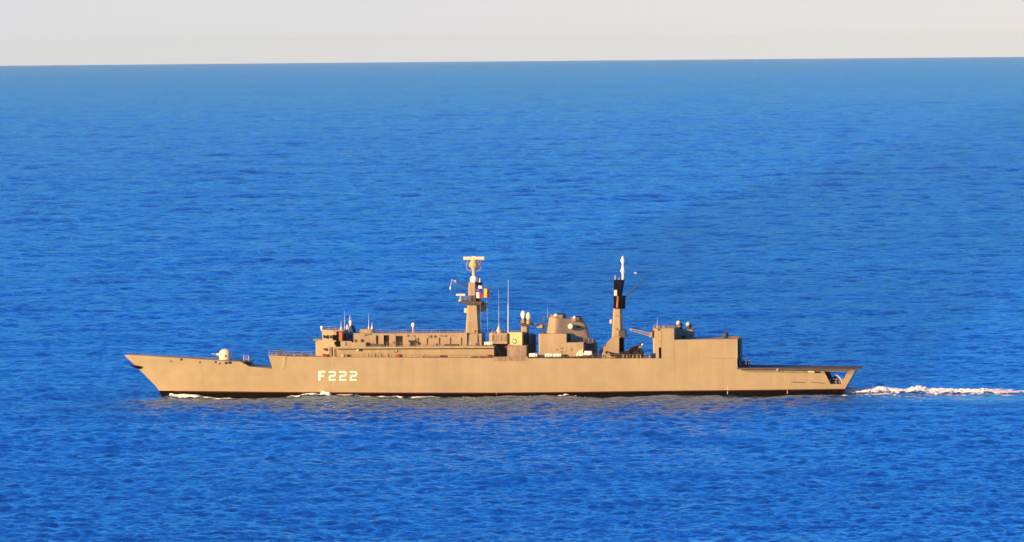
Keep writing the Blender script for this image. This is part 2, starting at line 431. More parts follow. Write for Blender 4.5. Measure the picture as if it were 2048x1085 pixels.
def hull_mesh(r0, r1, skip, caps):
    vs, fs = [], []; nr_ = r1-r0+1
    for sgn in (1, -1):
        o = len(vs)
        for P in COLS: vs += [(x, y*sgn, z) for x, y, z in P[r0:r1+1]]
        for i in range(len(COLS)-1):
            for j in range(nr_-1):
                if skip and j+r0 == 4 and ih <= i < ih+2: continue
                a = o+i*nr_+j; fs.append((a, a+nr_, a+nr_+1, a+1) if sgn == 1 else (a, a+1, a+nr_+1, a+nr_))
    h = len(vs)//2; n_ = len(COLS)
    for j in range(nr_-1):            # stem closure and transom
        fs.append((j, j+1, h+j+1, h+j)); a = (n_-1)*nr_+j; fs.append((a, h+a, h+a+1, a+1))
    if caps:
        for i in range(n_-1):
            a = i*nr_+nr_-1; fs.append((a, a+nr_, h+a+nr_, h+a))
    return vs, fs
m = MB(); v_, f_ = hull_mesh(2, 8, True, True); m.add(v_, f_); hull = m.build('hull', 'hull_grey_paint', ship, fix=False)
m = MB(); v_, f_ = hull_mesh(0, 2, False, False); m.add(v_, f_); boot = m.build('boot_topping', 'boot_black', hull, fix=False)
# thin red line between grey and black
vs, fs = [], []
for sgn in (1, -1):
    o = len(vs)
    for P in COLS[3:]:
        x, y, z = P[2]; vs += [(x, (y-0.02)*sgn, z-0.20), (x, (y-0.02)*sgn, z-0.0)]
    for i in range(len(COLS)-4): a = o+2*i; fs.append((a, a+2, a+3, a+1) if sgn == 1 else (a, a+1, a+3, a+2))
MB().add(vs, fs).build('red_line', 'boot_red', hull, fix=False)
def on_hull(u, v, off=0.02):
    p = LH(u, v); return Vector((p.x, p.y-off, p.z))
def stroke(m, pts, wd):
    """a painted stroke (photo points, width in photo pixels) lying on the hull plating"""
    P = []
    for (a, b), (c, d) in zip(pts[:-1], pts[1:]):
        k = max(2, int(math.hypot(c-a, d-b)/1.5))
        P += [(a+(c-a)*i/k, b+(d-b)*i/k) for i in range(k)]
    P.append(pts[-1]); n_ = len(P); L1, L2 = [], []
    for i, (a, b) in enumerate(P):
        p0 = P[max(i-1, 0)]; p1 = P[min(i+1, n_-1)]; dx, dy = p1[0]-p0[0], p1[1]-p0[1]; q = math.hypot(dx, dy)
        nx, ny = -dy/q*wd/2, dx/q*wd/2
        L1.append(on_hull(a+nx, b+ny)); L2.append(on_hull(a-nx, b-ny))
    vs = L1+L2
    m.add(vs, [(i, i+1, n_+i+1, n_+i) for i in range(n_-1)])
m = MB(); stroke(m, [(639, 742.2), (639, 762)], 4.0); stroke(m, [(641.2, 744.2), (650.6, 744.2)], 4.0); stroke(m, [(641.2, 752.2), (648.5, 752.2)], 3.6)
m.build('hull_letter', 'number_paint', hull)
for du in (657.5, 678.6, 699.8):
    m = MB()
    stroke(m, [(du, 744.3), (du+10.2, 744.3)], 3.1)
    stroke(m, [(du+10.2, 744.3), (du+12.2, 745.0), (du+12.9, 747.0), (du+12.9, 749.6), (du+12.2, 751.4), (du+10.4, 752.1)], 3.2)
    stroke(m, [(du+10.4, 752.1), (du+4.0, 752.1)], 3.7)
    stroke(m, [(du+4.0, 752.1), (du+2.0, 753.0), (du+1.8, 755.0), (du+1.8, 760.2)], 3.3)
    stroke(m, [(du+0.1, 760.2), (du+14.2, 760.2)], 3.1)
    m.build('hull_digit', 'number_paint', hull)
# hull fittings: fairleads, scuttles, anchor, discharge stains, depth marks
for u, v, a, b in ((342, 723, 1.6, 1.2), (363, 719.6, 2.2, 1.6), (400, 725, 1.4, 1.4), (431.5, 724.6, 2.0, 1.8), (439.5, 728, 1.4, 1.4), (452.5, 726.5, 2.6, 2.0), (460, 725.8, 3.4, 2.0)):
    m = MB(); stroke(m, [(u-a, v), (u+a, v)], b*2); m.build('fairlead', 'black_paint', hull)
a0 = L(268, 731.5, 0)
m = MB(); m.prism([(258, 730), (268, 731), (279, 732.5), (286, 734), (279, 739), (271, 736.5), (263, 733)], -0.55, 0.55); m.build('anchor', 'black_paint', hull)
for (u0, v0, u1, v1, wd) in ((1583, 764.6, 1611, 765.6, 1.1), (1621, 764.6, 1650, 767.4, 0.9)):
    m = MB(); stroke(m, [(u0, v0), (u1, v1)], wd); m.build('rubbing_strake', 'boot_red', hull)
for u, v0, v1 in ((993, 784, 789), (1455, 772, 789), (1574.5, 779, 788)):
    m = MB(); stroke(m, [(u, v0), (u, v1)], 1.1); m.build('depth_mark', 'pale_grey', hull)
# raised plate at the break of the forecastle bulwark
m = MB(); p = [on_hull(u, v, 0.10) for u, v in ((568.5, 713.2), (572.5, 713.6), (569, 738.3), (564.5, 738))]; m.add(p, [(0, 1, 2, 3)])
p2 = [on_hull(u, v, 0.0) for u, v in ((566.5, 713), (562.5, 738))]; m.add([p[0], p[3], p2[0], p2[1]], [(0, 1, 3, 2)]); m.build('bulwark_plate', 'upper_grey_paint', hull)

# ---- stern: flight deck slab, mooring deck behind the openings
m = MB(); q = [L(u, v, -7.5) for u, v in ((1474, 736.2), (1600, 737.8), (1706, 738.6), (1720, 738.6))]
vs = []; 
for p, hbk in zip(q, (7.45, 7.35, 7.1, 6.9)): vs += [(p.x, -hbk, p.z), (p.x, hbk, p.z), (p.x, hbk, p.z-(0.32 if p.x < 68 else 0.12)), (p.x, -hbk, p.z-(0.32 if p.x < 68 else 0.12))]
fs = [(4*i+j, 4*i+4+j, 4*i+4+(j+1) % 4, 4*i+(j+1) % 4) for i in range(3) for j in range(4)] + [(0, 1, 2, 3), (15, 14, 13, 12)]
fd = m.add(vs, fs).build('flight_deck', 'deck_paint', ship)
for a, b in ((1484, 1553), (1556, 1618), (1622, 1700)):
    pa = L(a, 739.2+(a-1484)*0.006, -7.5); pb = L(b, 739.2+(b-1484)*0.006, -7.5); k = int((pb.x-pa.x)/1.6)
    for s_ in (-1, 1):
        m = MB()
        y0 = 7.48*s_; y1 = 8.5*s_
        for i in range(k+1):
            x = pa.x+(pb.x-pa.x)*i/k; m.tube((x, y0, pa.z), (x, y1, pa.z-0.15), 0.035, n=5)
        m.tube((pa.x, y1, pa.z-0.15), (pb.x, y1, pb.z-0.15), 0.04, n=5); m.tube((pa.x, y0, pa.z), (pb.x, y0, pb.z), 0.06, n=5)
        for q_ in (0.33, 0.66): m.tube((pa.x, y0+(y1-y0)*q_, pa.z-.15*q_), (pb.x, y0+(y1-y0)*q_, pb.z-.15*q_), 0.025, n=4)
        m.build('safety_net', 'net_grey', fd)
m = MB(); m.bx(1552.5, 738, 1557, 742, -7.62, -7.2); m.build('deck_light', 'pale_grey', fd)
m = MB(); stroke(m, [(1616, 744), (1628.5, 744)], 4.0); m.build('hatch_cover', 'cream_paint', hull)
m = MB(); stroke(m, [(1629.5, 745), (1641, 745)], 3.0); m.build('fairlead', 'black_paint', hull)
zf = zh0-0.12
m = MB(); m.plan([(57.0, -6.3), (ho['br'].x+1.0, -6.2), (ho['br'].x+1.0, 6.2), (57.0, 6.3)], zf-0.15, zf)
m.build('mooring_deck', 'deck_paint', ship)
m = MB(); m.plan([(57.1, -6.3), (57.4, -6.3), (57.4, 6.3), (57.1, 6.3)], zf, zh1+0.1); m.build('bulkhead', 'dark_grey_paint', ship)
def vp(u, y): return L(u, 757, y).x
m = MB()
for uu in (1658, ): 
    x = vp(uu, -4); m.lathe((x, -4, zf), [(0.42, 0), (0.42, 0.15), (0.25, 0.2), (0.25, 1.0), (0.45, 1.1), (0.45, 1.35), (0.1, 1.4)])
m.build('capstan', 'steel_dark', ship)
m = MB(); x = vp(1689, -3); m.box(x-0.9, -3.4, zf, x+0.2, -2.2, zf+1.0); m.lathe((x-0.35, -4.2, zf+0.6), [(0.5, 0), (0.5, 0.1), (0.3, 0.1), (0.3, 0.8), (0.5, 0.8), (0.5, 0.9)], axis=(0, 1, 0)); m.build('mooring_winch', 'upper_grey_paint', ship)
m = MB(); x = vp(1675, -5)
m.path([(x-0.5, -5, zf+1.8), (x, -5, zf+1.75), (x+0.45, -5, zf+1.3), (x+0.75, -5, zf+0.9), (x+0.9, -5, zf+0.4), (x+0.92, -5, zf)], 0.10); m.build('hose', 'white_paint', ship)
m = MB()
for u_ in (1652, 1661, 1672, 1680, 1688): xx_ = vp(u_, -5.9); m.tube((xx_, -5.9, zf), (xx_, -5.9, zf+1.05), 0.05, n=5)
for hh in (0.5, 1.05): m.tube((vp(1652, -5.9), -5.9, zf+hh), (vp(1688, -5.9), -5.9, zf+hh), 0.03, n=4)
m.build('guard_rail', 'pale_grey', ship)
for u_, r_b in ((1664, 0.22), (1677.5, 0.28)):
    xx_ = vp(u_, -3.2)
    for dx_ in (-0.35, 0.35): MB().lathe((xx_+dx_, -3.2, zf), [(r_b*0.8, 0), (r_b*0.7, 0.6), (r_b, 0.7), (r_b, 0.85), (0.05, 0.9)], 10).build('bollard', 'steel_dark', ship)

# ---- generic pieces
def rail(name, pts, y, h=1.0, sp=1.5, par=None, mt='upper_grey_paint', r=0.03):
    m = MB(); P = [L(u, v, y) for u, v in pts]
    for a, b in zip(P[:-1], P[1:]):
        k = max(1, int((b-a).length/sp))
        for i in range(k+1):
            c = a.lerp(b, i/k); m.tube(c, c+Vector((0, 0, h)), r*1.5, n=5)
        for hh in (h, h*0.6, h*0.3): m.tube(a+Vector((0, 0, hh)), b+Vector((0, 0, hh)), r, n=4)
    return m.build(name, mt, par or ship)
def door(u0, v0, u1, v1, y, par, name='door', mt='dark_grey_paint', t=0.04):
    return MB().bx(u0, v0, u1, v1, y-t, y+0.02).build(name, mt, par)
def whip(u, v0, v1, y, r, par, mt='white_paint', base=True, name='whip_antenna'):
    a = L(u, v1, y); b = L(u, v0, y); b.x = a.x + (L(u, v0, y).x-a.x)
    m = MB(); m.tube(a, a.lerp(b, 0.55), r, r*0.75, 6); m.tube(a.lerp(b, 0.55), b, r*0.45, r*0.2, 6)
    if base: m.lathe(a, [(r*2.2, -0.05), (r*2.2, 0.4), (r*1.2, 0.6)], 8)
    return m.build(name, mt, par)

# ---- forecastle
g0 = L(451, 721, 0)
gun = MB().lathe((g0.x, 0, g0.z-0.8), [(1.35, 0), (1.35, 0.9), (1.2, 1.0)], 24).build('gun_mount', 'upper_grey_paint', ship)
m = MB(); zt = L(451, 698.3, 0).z; zb_ = L(451, 720, 0).z; H = zt-zb_
m.lathe((g0.x, 0, zb_), [(1.22, 0), (1.28, 0.15*H), (1.28, 0.5*H), (1.22, 0.68*H), (1.05, 0.84*H), (0.75, 0.94*H), (0.4, 0.985*H), (0.05, H)], 28)
m.build('turret', 'gun_white', gun)
p = L(438.5, 709.5, 0)
m = MB(); m.tube((p.x+0.6, 0, p.z-0.05), (p.x-0.55, 0, p.z+0.05), 0.42, 0.20, 12); m.build('gun_mantlet', 'gun_white', gun)
m = MB(); m.tube((p.x-0.5, 0, p.z+0.05), (p.x-1.6, 0, p.z+0.18), 0.07, 0.05, 8); m.build('gun_barrel', 'pale_grey', gun)
m = MB(); m.bx(449.3, 711, 452, 714, -1.36, -1.0); m.build('sight_port', 'dark_grey_paint', gun)
m = MB(); m.bx(478, 722.5, 484, 735, -2.4, 2.4); m.bx(487, 722.8, 501, 731.5, -1.7, 1.7); m.bx(491, 731, 499, 738, -1.0, 1.0); m.bx(476, 722.3, 503, 723.6, -2.6, 2.6)
ml = m.build('missile_launcher', 'dark_grey_paint', ship)
m = MB()
for i, (a, b) in enumerate(((487.5, 491.5), (492.5, 496.5), (497, 501))): m.bx(a, 724, b, 726.8, -1.8, -1.6); m.bx(a, 728, b, 730.8, -1.8, -1.6)
m.build('missile_tube', 'steel_dark', ml)
m = MB()
for u, vt in ((487.5, 711), (497.5, 712)): a = L(u, 724, -2.2); b = L(u, vt, -2.2); m.tube(a, b, 0.07, n=6)
for v in (712.5, 716.5, 720): m.tube(L(487.5, v, -2.2), L(497.5, v, -2.2), 0.04, n=5)
m.build('guard_rail', 'pale_grey', ml)
rail('guard_rail', [(256, 711), (350, 716.3), (430, 722)], -0.2, 0.6, 3.0, mt='upper_grey_paint', r=0.012)
rail('guard_rail', [(538, 711.5), (568, 712.5), (624, 714)], -6.0, 1.0, 1.5, r=0.025)
# light gun on the forecastle deck, capstan and stowage
m = MB(); c = L(559.5, 711, -5); m.lathe((c.x, c.y, c.z-0.4), [(0.35, 0), (0.2, 0.4), (0.16, 0.9), (0.3, 1.0), (0.3, 1.15)], 10); m.box(c.x-0.35, c.y-0.3, c.z+0.55, c.x+0.5, c.y+0.3, c.z+1.05)
m.tube((c.x-0.3, c.y, c.z+0.85), (c.x-1.5, c.y, c.z+1.05), 0.05, n=6); m.build('light_gun', 'dark_grey_paint', ship)
m = MB(); c = L(611, 713, -3); m.box(c.x-0.6, c.y-0.5, c.z-0.5, c.x+0.4, c.y+0.5, c.z+0.55); m.lathe((c.x-0.9, c.y, c.z-0.5), [(0.3, 0), (0.2, 0.3), (0.2, 0.9), (0.32, 1.0), (0.05, 1.05)], 10); m.build('winch', 'dark_grey_paint', ship)
for u in (545, 552, 573, 590, 603): 
    m = MB(); c = L(u, 712.5, -4.5); m.lathe((c.x, c.y, c.z-0.4), [(0.16, 0), (0.12, 0.6), (0.22, 0.75), (0.02, 0.8)], 8); m.build('bollard', 'upper_grey_paint', ship)

# ---- forward superstructure
low = MB().bx(626, 681.5, 672, 722, -6.0, 6.0, ch=4.2).build('superstructure_front', 'upper_grey_paint', ship)
MB().bx(626.5, 679.5, 640, 682, -2.6, 2.6).build('breakwater_top', 'upper_grey_paint', low)
side = MB().bx(672, 696.5, 988, 722, -5.9, 5.9).build('superstructure_side', 'upper_grey_paint', ship)
led = MB().bx(670, 694.2, 988, 696.3, -6.7, 6.7).build('upper_deck_edge', 'upper_grey_paint', side)
upp = MB().bx(707, 667.2, 934, 694, -2.6, 4.6)
yk = -4.6; za, zb5 = L(800, 667.2, yk).z, L(800, 694, yk).z
for a, b in ((707, 752.4), (756.4, 767.5), (778, 791.3), (805.3, 934)): upp.bx(a, 667.2, b, 694, yk, -2.6)
for a, b, v in ((752.4, 756.4, 671.5), (767.5, 778, 671.0), (791.3, 805.3, 672.3)): upp.bx(a, 667.2, b, v, yk, -2.6)
upp = upp.build('superstructure_upper', 'upper_grey_paint', ship)
MB().bx(934, 668, 963, 694.1, -4.0, 4.0).build('superstructure_after', 'upper_grey_paint', upp)
MB().bx(719.5, 659, 743, 667.3, -3.2, 3.2).build('deckhouse', 'upper_grey_paint', upp)
brg = MB().bx(641, 663, 673, 694, -5.0, 5.0, ch=2.6).build('bridge', 'upper_grey_paint', ship)
MB().bx(673, 663.5, 686, 682, -4.0, 4.0).build('bridge_rear', 'upper_grey_paint', brg)
MB().bx(640.2, 661.3, 687, 663.2, -5.1, 5.1, ch=2.6).build('bridge_roof', 'upper_grey_paint', brg)
# bridge windows: on the cut corner and on the side
def corner_pt(xa, z, off): # point on the cut corner plane of the bridge
    x0 = L(641, 663, -5.0).x; t_ = (xa-x0)/2.6; return (xa-0.7071*off, -2.4-2.6*t_-0.7071*off, z)
zt_, zb2 = L(650, 671.2, -5).z, L(650, 677.5, -5).z
x0 = L(641, 663, -5.0).x
for a, b in ((0.25, 0.75), (1.05, 1.65), (1.9, 2.45)):
    MB().add([corner_pt(x0+a, zb2, 0.02), corner_pt(x0+b, zb2, 0.02), corner_pt(x0+b, zt_, 0.02), corner_pt(x0+a, zt_, 0.02)], [(0, 1, 2, 3)]).build('window', 'glass_dark', brg)
for a, b in ((668.5, 671.5),): MB().bx(a, 671.2, b, 677.3, -5.03, -4.9).build('window', 'glass_dark', brg)
for a, b in ((648.6, 655.5), (659.5, 665.0)): MB().bx(a, 671.8, b, 677.2, -4.3, -4.0).build('window', 'glass_dark', brg)
MB().bx(665.5, 670.5, 677, 680.5, -5.06, -4.0).build('wheelhouse_opening', 'black_paint', brg)
MB().bx(677.5, 664.5, 684.5, 682.5, -5.4, -4.2).build('side_light_screen', 'orange_paint', brg)
MB().bx(669, 684.2, 681, 690, -6.05, -5.5).build('recess', 'black_paint', low)
wing = MB().bx(681, 682.8, 703, 694.3, -6.5, -6.2).bx(703, 685, 731, 694.3, -6.5, -6.2).build('bridge_wing_bulwark', 'upper_grey_paint', ship)
MB().bx(691, 684, 692.2, 692, -6.6, -6.45).build('drain_pipe', 'dark_grey_paint', wing)
MB().bx(729, 686, 740, 692.5, -6.0, -5.2).build('locker', 'black_paint', ship)
MB().bx(647, 697, 652.5, 701.5, -5.0, -4.4).build('window', 'dark_grey_paint', low)
MB().bx(645.5, 708.5, 652.5, 716, -5.9, -5.0).build('fire_point', 'red_paint', low)
for a, b in ((658, 663.4), ): MB().bx(a, 695, b, 712, -6.03, -5.6).build('door', 'stained_grey_paint', low)
MB().bx(668.6, 697, 670.4, 712.5, -6.06, -5.6).build('downpipe', 'dark_grey_paint', low)
# fittings on the long side
MB().bx(768, 671, 771.5, 693, -3.9, -3.8).build('door', 'black_paint', upp)
MB().bx(817, 681.5, 829, 684.5, -5.3, -4.6).bx(820, 684.6, 827, 693, -5.1, -4.7).build('stowage_rack', 'steel_dark', upp)
MB().bx(741, 689, 769, 693, -6.3, -6.1).build('dark_dodger', 'dark_grey_paint', ship)
for u, v in ((779.8, 683.5), (942, 686.2)): MB().ell(L(u, v, -5.3), 0.16, 0.2, 0.2, 10, 6).build('floodlight', 'cream_paint', upp)
for a, b, v0, v1, mt in ((812, 816, 670.6, 673, 'stained_grey_paint'), (825, 829, 671, 673.2, 'stained_grey_paint'), (855, 862, 671, 675.5, 'stained_grey_paint'), (868.5, 870.5, 671.5, 675.5, 'dark_grey_paint'), (880, 892, 671, 673, 'stained_grey_paint'), (836.6, 838.8, 685, 689.3, 'black_paint'), (866, 873, 687, 692, 'stained_grey_paint'), (888, 916, 688.5, 692.5, 'dark_grey_paint'), (708, 711, 679, 686, 'stained_grey_paint'), (721, 725, 679, 686, 'dark_grey_paint'), (727.5, 732, 668.6, 671.5, 'stained_grey_paint'), (735, 741, 667.8, 670, 'stained_grey_paint')):
    MB().bx(a, v0, b, v1, -4.85, -4.55).build('wall_fitting', mt, upp)
for u in (834.5, 853, 877.5, 899.5, 921.5, 830):
    MB().bx(u, 676, u+0.9, 690, -4.8, -4.6).build('pipe', 'stained_grey_paint', upp)
for a, b, v0, v1, mt in ((713, 717, 698.5, 702, 'cream_paint'), (720.5, 722, 698, 702.5, 'dark_grey_paint'), (683.5, 687, 709, 714.5, 'cream_paint'), (693.5, 698, 709.5, 714.5, 'steel_dark'), (787, 789.5, 701, 705, 'stained_grey_paint'), (791, 793, 700, 704, 'cream_paint'), (844, 880, 712.2, 714.2, 'stained_grey_paint'), (880, 892, 711, 714, 'steel_dark'), (942, 954, 713.5, 716.4, 'steel_dark'), (966, 974, 713.8, 716.4, 'steel_dark'), (960, 963, 713, 716, 'red_paint')):
    MB().bx(a, v0, b, v1, -6.2, -5.85).build('side_fitting', mt, side)
MB().bx(793.5, 709, 799.5, 717.5, -6.4, -5.8).build('fire_point', 'red_paint', side)
MB().bx(975, 710, 981.5, 716.6, -6.4, -5.8).build('fire_point', 'red_paint', side)
rail('guard_rail', [(675, 716.6), (850, 718), (985, 719)], -7.1, 1.05, 1.3, r=0.022)
for u in (737, 751, 763, 777): a = L(u, 717.5, -7.15); MB().tube(a, a+Vector((0, 0, 1.1)), 0.07, n=5).build('rail_post', 'dark_grey_paint', side)
rail('guard_rail', [(732, 694.3), (900, 694.6), (985, 695)], -6.5, 1.0, 1.4, r=0.02)
rail('guard_rail', [(745, 667.8), (930, 668.4)], -4.3, 0.85, 1.6, r=0.02)
rail('guard_rail', [(645, 661.5), (684, 661.8)], -4.0, 0.8, 1.3, r=0.025)
for k_, (u, v) in enumerate(((806, 661), (768, 664), (801.5, 662), (853, 665), (880, 664), (905, 663), (915, 665), (921, 661))):
    c = L(u, 668.4, -3.0); m = MB(); m.tube(c, c+Vector((0, 0, (668.4-v)*0.1)), 0.09, 0.05, 6); m.lathe(c, [(0.22, 0), (0.22, 0.25), (0.1, 0.35)], 8); m.build('vent', 'stained_grey_paint', upp)
# radomes and antennas round the bridge
def radome(u, v, ru, rv, y, vb, par, name='radome', pm='upper_grey_paint', mt='white_paint', pr=0.10):
    c = L(u, v, y); b = L(u, vb, y); s_ = 1/FPX*(CAM_D+y)
    r = MB().ell(c, ru*s_, ru*s_, rv*s_, 20, 12).build(name, mt, par)
    MB().tube((c.x, y, b.z), (c.x, y, c.z-rv*s_*0.8), pr*1.2, pr, 8).build('pedestal', pm, r)
    return r
radome(643.6, 655.3, 2.9, 3.4, -2.5, 662, brg, pm='cream_paint', pr=0.18)
radome(694.2, 655.5, 2.4, 6.0, -2.0, 686, brg, pr=0.14)
radome(701.0, 647.2, 3.0, 6.2, -1.0, 670, brg, pr=0.16)
radome(826.3, 650.4, 3.9, 4.7, -2.0, 668, upp, pm='pale_grey', pr=0.14)
whip(682.3, 643.5, 662, -3.5, 0.11, brg); whip(689.0, 622, 664, -2.5, 0.05, brg); whip(744, 645, 659, -2.5, 0.09, upp); whip(737.4, 627.5, 659, -1.5, 0.05, upp)
m = MB(); b0 = L(699.8, 688, -1.0)
tp = L(699.8, 631, -1.0); mid = L(699.8, 646, -1.0)
m.tube(mid, tp, 0.12, 0.06, 8)
for du in (-7.5, 7.5):
    for dy in (-1.0, 1.0):
        m.tube(L(700+du, 684, -1.0+dy), mid, 0.12, 0.07, 6)
for v, hw in ((678, 6.4), (670, 4.6), (662, 3.0), (655, 1.6)):
    for dy in (-1, 1): m.tube(L(700-hw, v, -1+dy*hw/7.5), L(700+hw, v, -1+dy*hw/7.5), 0.05, n=5)
for (v, w_) in ((637, 2.5), (642, 3.2)): m.tube(L(700-w_, v, -1), L(700+w_, v, -1), 0.06, n=5)
m.build('lattice_mast', 'pale_grey', brg)
m = MB(); m.prism([(702.5, 652), (705.5, 654), (710, 666), (706.5, 666)], -2.2, 0.4); m.build('antenna_screen', 'black_paint', brg)
m = MB().bx(686.4, 669, 689, 686, -3.2, 3.2); m.build('funnel_screen', 'dark_grey_paint', brg)
m = MB().bx(689.5, 667, 706.5, 694, 2.5, 4.0); m.build('screen_bulkhead', 'upper_grey_paint', upp)

# ---- foremast
def tower(poly, y0b, y1b, y0t, y1t):
    """four-sided tapering tower: poly = left bottom, left top, right top, right bottom (photo points)"""
    lb, lt, rt, rb = [L(u, v, 0) for u, v in poly]
    vs = [(lb.x, y0b, lb.z), (rb.x, y0b, rb.z), (rb.x, y1b, rb.z), (lb.x, y1b, lb.z), (lt.x, y0t, lt.z), (rt.x, y0t, rt.z), (rt.x, y1t, rt.z), (lt.x, y1t, lt.z)]
    return vs, [(0, 1, 5, 4), (1, 2, 6, 5), (2, 3, 7, 6), (3, 0, 4, 7), (4, 5, 6, 7), (3, 2, 1, 0)]
def ctower(poly, hb_, ht, ch=0.45):
    """same with cut corners"""
    lb, lt, rt, rb = [L(u, v, 0) for u, v in poly]
    def ring(xa, xb, h, z, c): return [(xa+c, -h, z), (xb-c, -h, z), (xb, -h+c, z), (xb, h-c, z), (xb-c, h, z), (xa+c, h, z), (xa, h-c, z), (xa, -h+c, z)]
    vs = ring(lb.x, rb.x, hb_, lb.z, ch) + ring(lt.x, rt.x, ht, lt.z, ch*0.8)
    return vs, [(i, (i+1) % 8, (i+1) % 8+8, i+8) for i in range(8)] + [tuple(range(8, 16)), tuple(range(7, -1, -1))]
fm = MB().add(*ctower(((932.5, 668), (935.5, 611), (957.5, 611), (962.5, 668)), 1.9, 1.3)).build('foremast', 'upper_grey_paint', ship)
MB().add(*ctower(((930, 696), (932.5, 668), (963, 668), (964, 696)), 4.4, 4.2, 0.5)).build('mast_base', 'upper_grey_paint', fm)
MB().add(*ctower(((937.5, 611), (937.8, 591), (954.5, 591), (956, 611)), 1.2, 1.1, 0.3)).build('mast_collar', 'dark_grey_paint', fm)
MB().add(*ctower(((936.8, 591), (938, 565), (953.5, 565), (955, 591)), 1.1, 0.9, 0.35)).build('mast_upper_section', 'upper_grey_paint', fm)
pl = MB().prism([(919.5, 603), (924, 601.2), (958, 603.8), (966, 604), (961, 610), (936, 610.5), (925, 608)], -1.6, 1.6).build('mast_platform', 'dark_grey_paint', fm)
MB().prism([(957.5, 605.5), (973.5, 607.5), (969, 622.5), (962, 624.5), (957.5, 622)], -1.2, 1.4).build('antenna_housing', 'steel_dark', fm)
MB().bx(956, 593, 960.5, 606, -1.0, 0.8).build('mast_shade_box', 'black_paint', fm)  # black block standing in for the shade beside the mast
rail('guard_rail', [(921, 601.5), (940, 602.5)], -1.55, 0.9, 0.9, pl, r=0.03)
nr = MB().tube(L(921.3, 603, 0), L(921.3, 591.5, 0), 0.20, 0.16, 10); nr.lathe(L(921.3, 603, 0), [(0.45, 0), (0.45, 0.25), (0.2, 0.35)], 12)
nr = nr.build('radar_pedestal', 'pale_grey', fm)
MB().bx(912, 588.2, 930.3, 592, -0.22, 0.22).build('radar_scanner', 'cream_paint', nr)
# search radar on top
sr = MB().lathe(L(948, 565, 0), [(0.4, -0.2), (0.75, 0.15), (0.82, 0.5), (0.78, 0.85), (0.55, 1.2), (0.3, 1.3)], 20).build('radar_drum', 'white_paint', fm)
MB().lathe(L(948, 553, 0), [(0.42, -0.2), (0.35, 0.2), (0.42, 0.5), (0.30, 0.9), (0.55, 1.5), (0.95, 2.0), (1.0, 2.4), (0.75, 2.8), (0.55, 3.3)], 16).build('radar_gearbox', 'ivory_sunlit_paint', fm)
cc = L(948, 541, 0)
for sx_ in (-1, 1):
    rk = MB(); rk.path([(cc.x+sx_*0.6, 0, cc.z-0.2), (cc.x+sx_*1.3, 0, cc.z+0.2), (cc.x+sx_*1.55, 0, cc.z+0.9), (cc.x+sx_*1.3, 0, cc.z+1.9)], 0.09)
    rk.path([(cc.x+sx_*0.7, -0.4, cc.z+0.6), (cc.x+sx_*1.2, -0.5, cc.z+1.2), (cc.x+sx_*0.7, -0.3, cc.z+1.9)], 0.08)
    rk.build('radar_cradle', 'upper_grey_paint', fm)
MB().ell(L(948.5, 528, -0.5), 0.34, 0.34, 0.3, 12, 8).build('feed_horn', 'stained_grey_paint', fm)
a = L(926.8, 517.3, 0); b = L(968.3, 517.3, 0)
ra = MB().tube(a, b, 0.38, 0.38, 12); ra.box(a.x+0.1, 0.0, a.z-0.36, b.x-0.1, 0.42, a.z+0.36); ra = ra.build('search_radar', 'cream_paint', fm)
MB().bx(944, 513, 952, 515, -0.3, 0.3).build('radar_cap', 'cream_paint', ra)
# yards
ya_ = MB(); ya_.tube(L(940, 575.5, 0), L(913, 564.5, -1.2), 0.12, 0.07, 6); ya_.tube(L(940, 571, 0), L(921, 564.5, -0.6), 0.08, 0.05, 6); ya_.tube(L(921, 564.5, -.6), L(921, 574, -.6), 0.04, n=5)
for u_, v_0, v_1 in ((913, 558.5, 576), (909, 562.5, 570), (917, 562, 580), (925, 566, 577)): ya_.tube(L(u_, v_0, -0.9), L(u_, v_1, -0.9), 0.045, 0.035, 5)
ya_.tube(L(905, 560, -.9), L(913, 565, -.9), 0.04, n=5); ya_.build('yard', 'dark_grey_paint', fm)
MB().lathe(L(900.6, 580.5, -1), [(0.02, 0), (0.14, 0.3), (0.13, 0.6), (0.05, 0.8)], 8).tube(L(900.6, 572.6, -1), L(904, 560, -1), 0.03, n=5).tube(L(904, 560, -1), L(913, 565, -1), 0.03, n=5).build('yard_antenna', 'white_paint', fm)
MB().ell(L(910.7, 563, -1.1), 0.22, 0.2, 0.22, 10, 6).build('yard_lamp', 'pale_grey', fm); MB().ell(L(904, 560.5, -1.1), 0.12, 0.12, 0.2, 8, 6).build('yard_lamp', 'pale_grey', fm)
ya2 = MB(); ya2.tube(L(955, 571.5, 0), L(986, 577, -1.2), 0.11, 0.06, 6); ya2.tube(L(986, 574.5, -1.2), L(986, 580.5, -1.2), 0.05, n=5); ya2.tube(L(955, 578, 0), L(972, 575, -.6), 0.05, n=5); ya2.build('yard', 'dark_grey_paint', fm)
MB().bx(952, 565.5, 963.5, 570.5, -0.9, 0.9).build('lamp_bracket', 'black_paint', fm)
MB().lathe(L(959.8, 565.5, 0), [(0.25, 0), (0.25, 0.35), (0.16, 0.55), (0.2, 0.8), (0.02, 0.95)], 10).build('masthead_lamp', 'pale_grey', fm)
MB().bx(928, 617, 934, 626, -0.8, 0.4).build('lamp_box', 'pale_grey', fm)
MB().bx(949, 661, 951, 665, -2.0, -1.7).build('ladder_hatch', 'dark_grey_paint', fm); MB().bx(955.5, 660.5, 958.5, 666, -2.0, -1.7).build('ladder_hatch', 'black_paint', fm)
m = MB()
for (a, b) in (((972, 574, -.7), (976, 668, -2)), ((959, 570, -.7), (962, 660, -3))): m.tube(L(*a), L(*b), 0.018, n=4)
m.build('halyard', 'rope', fm)

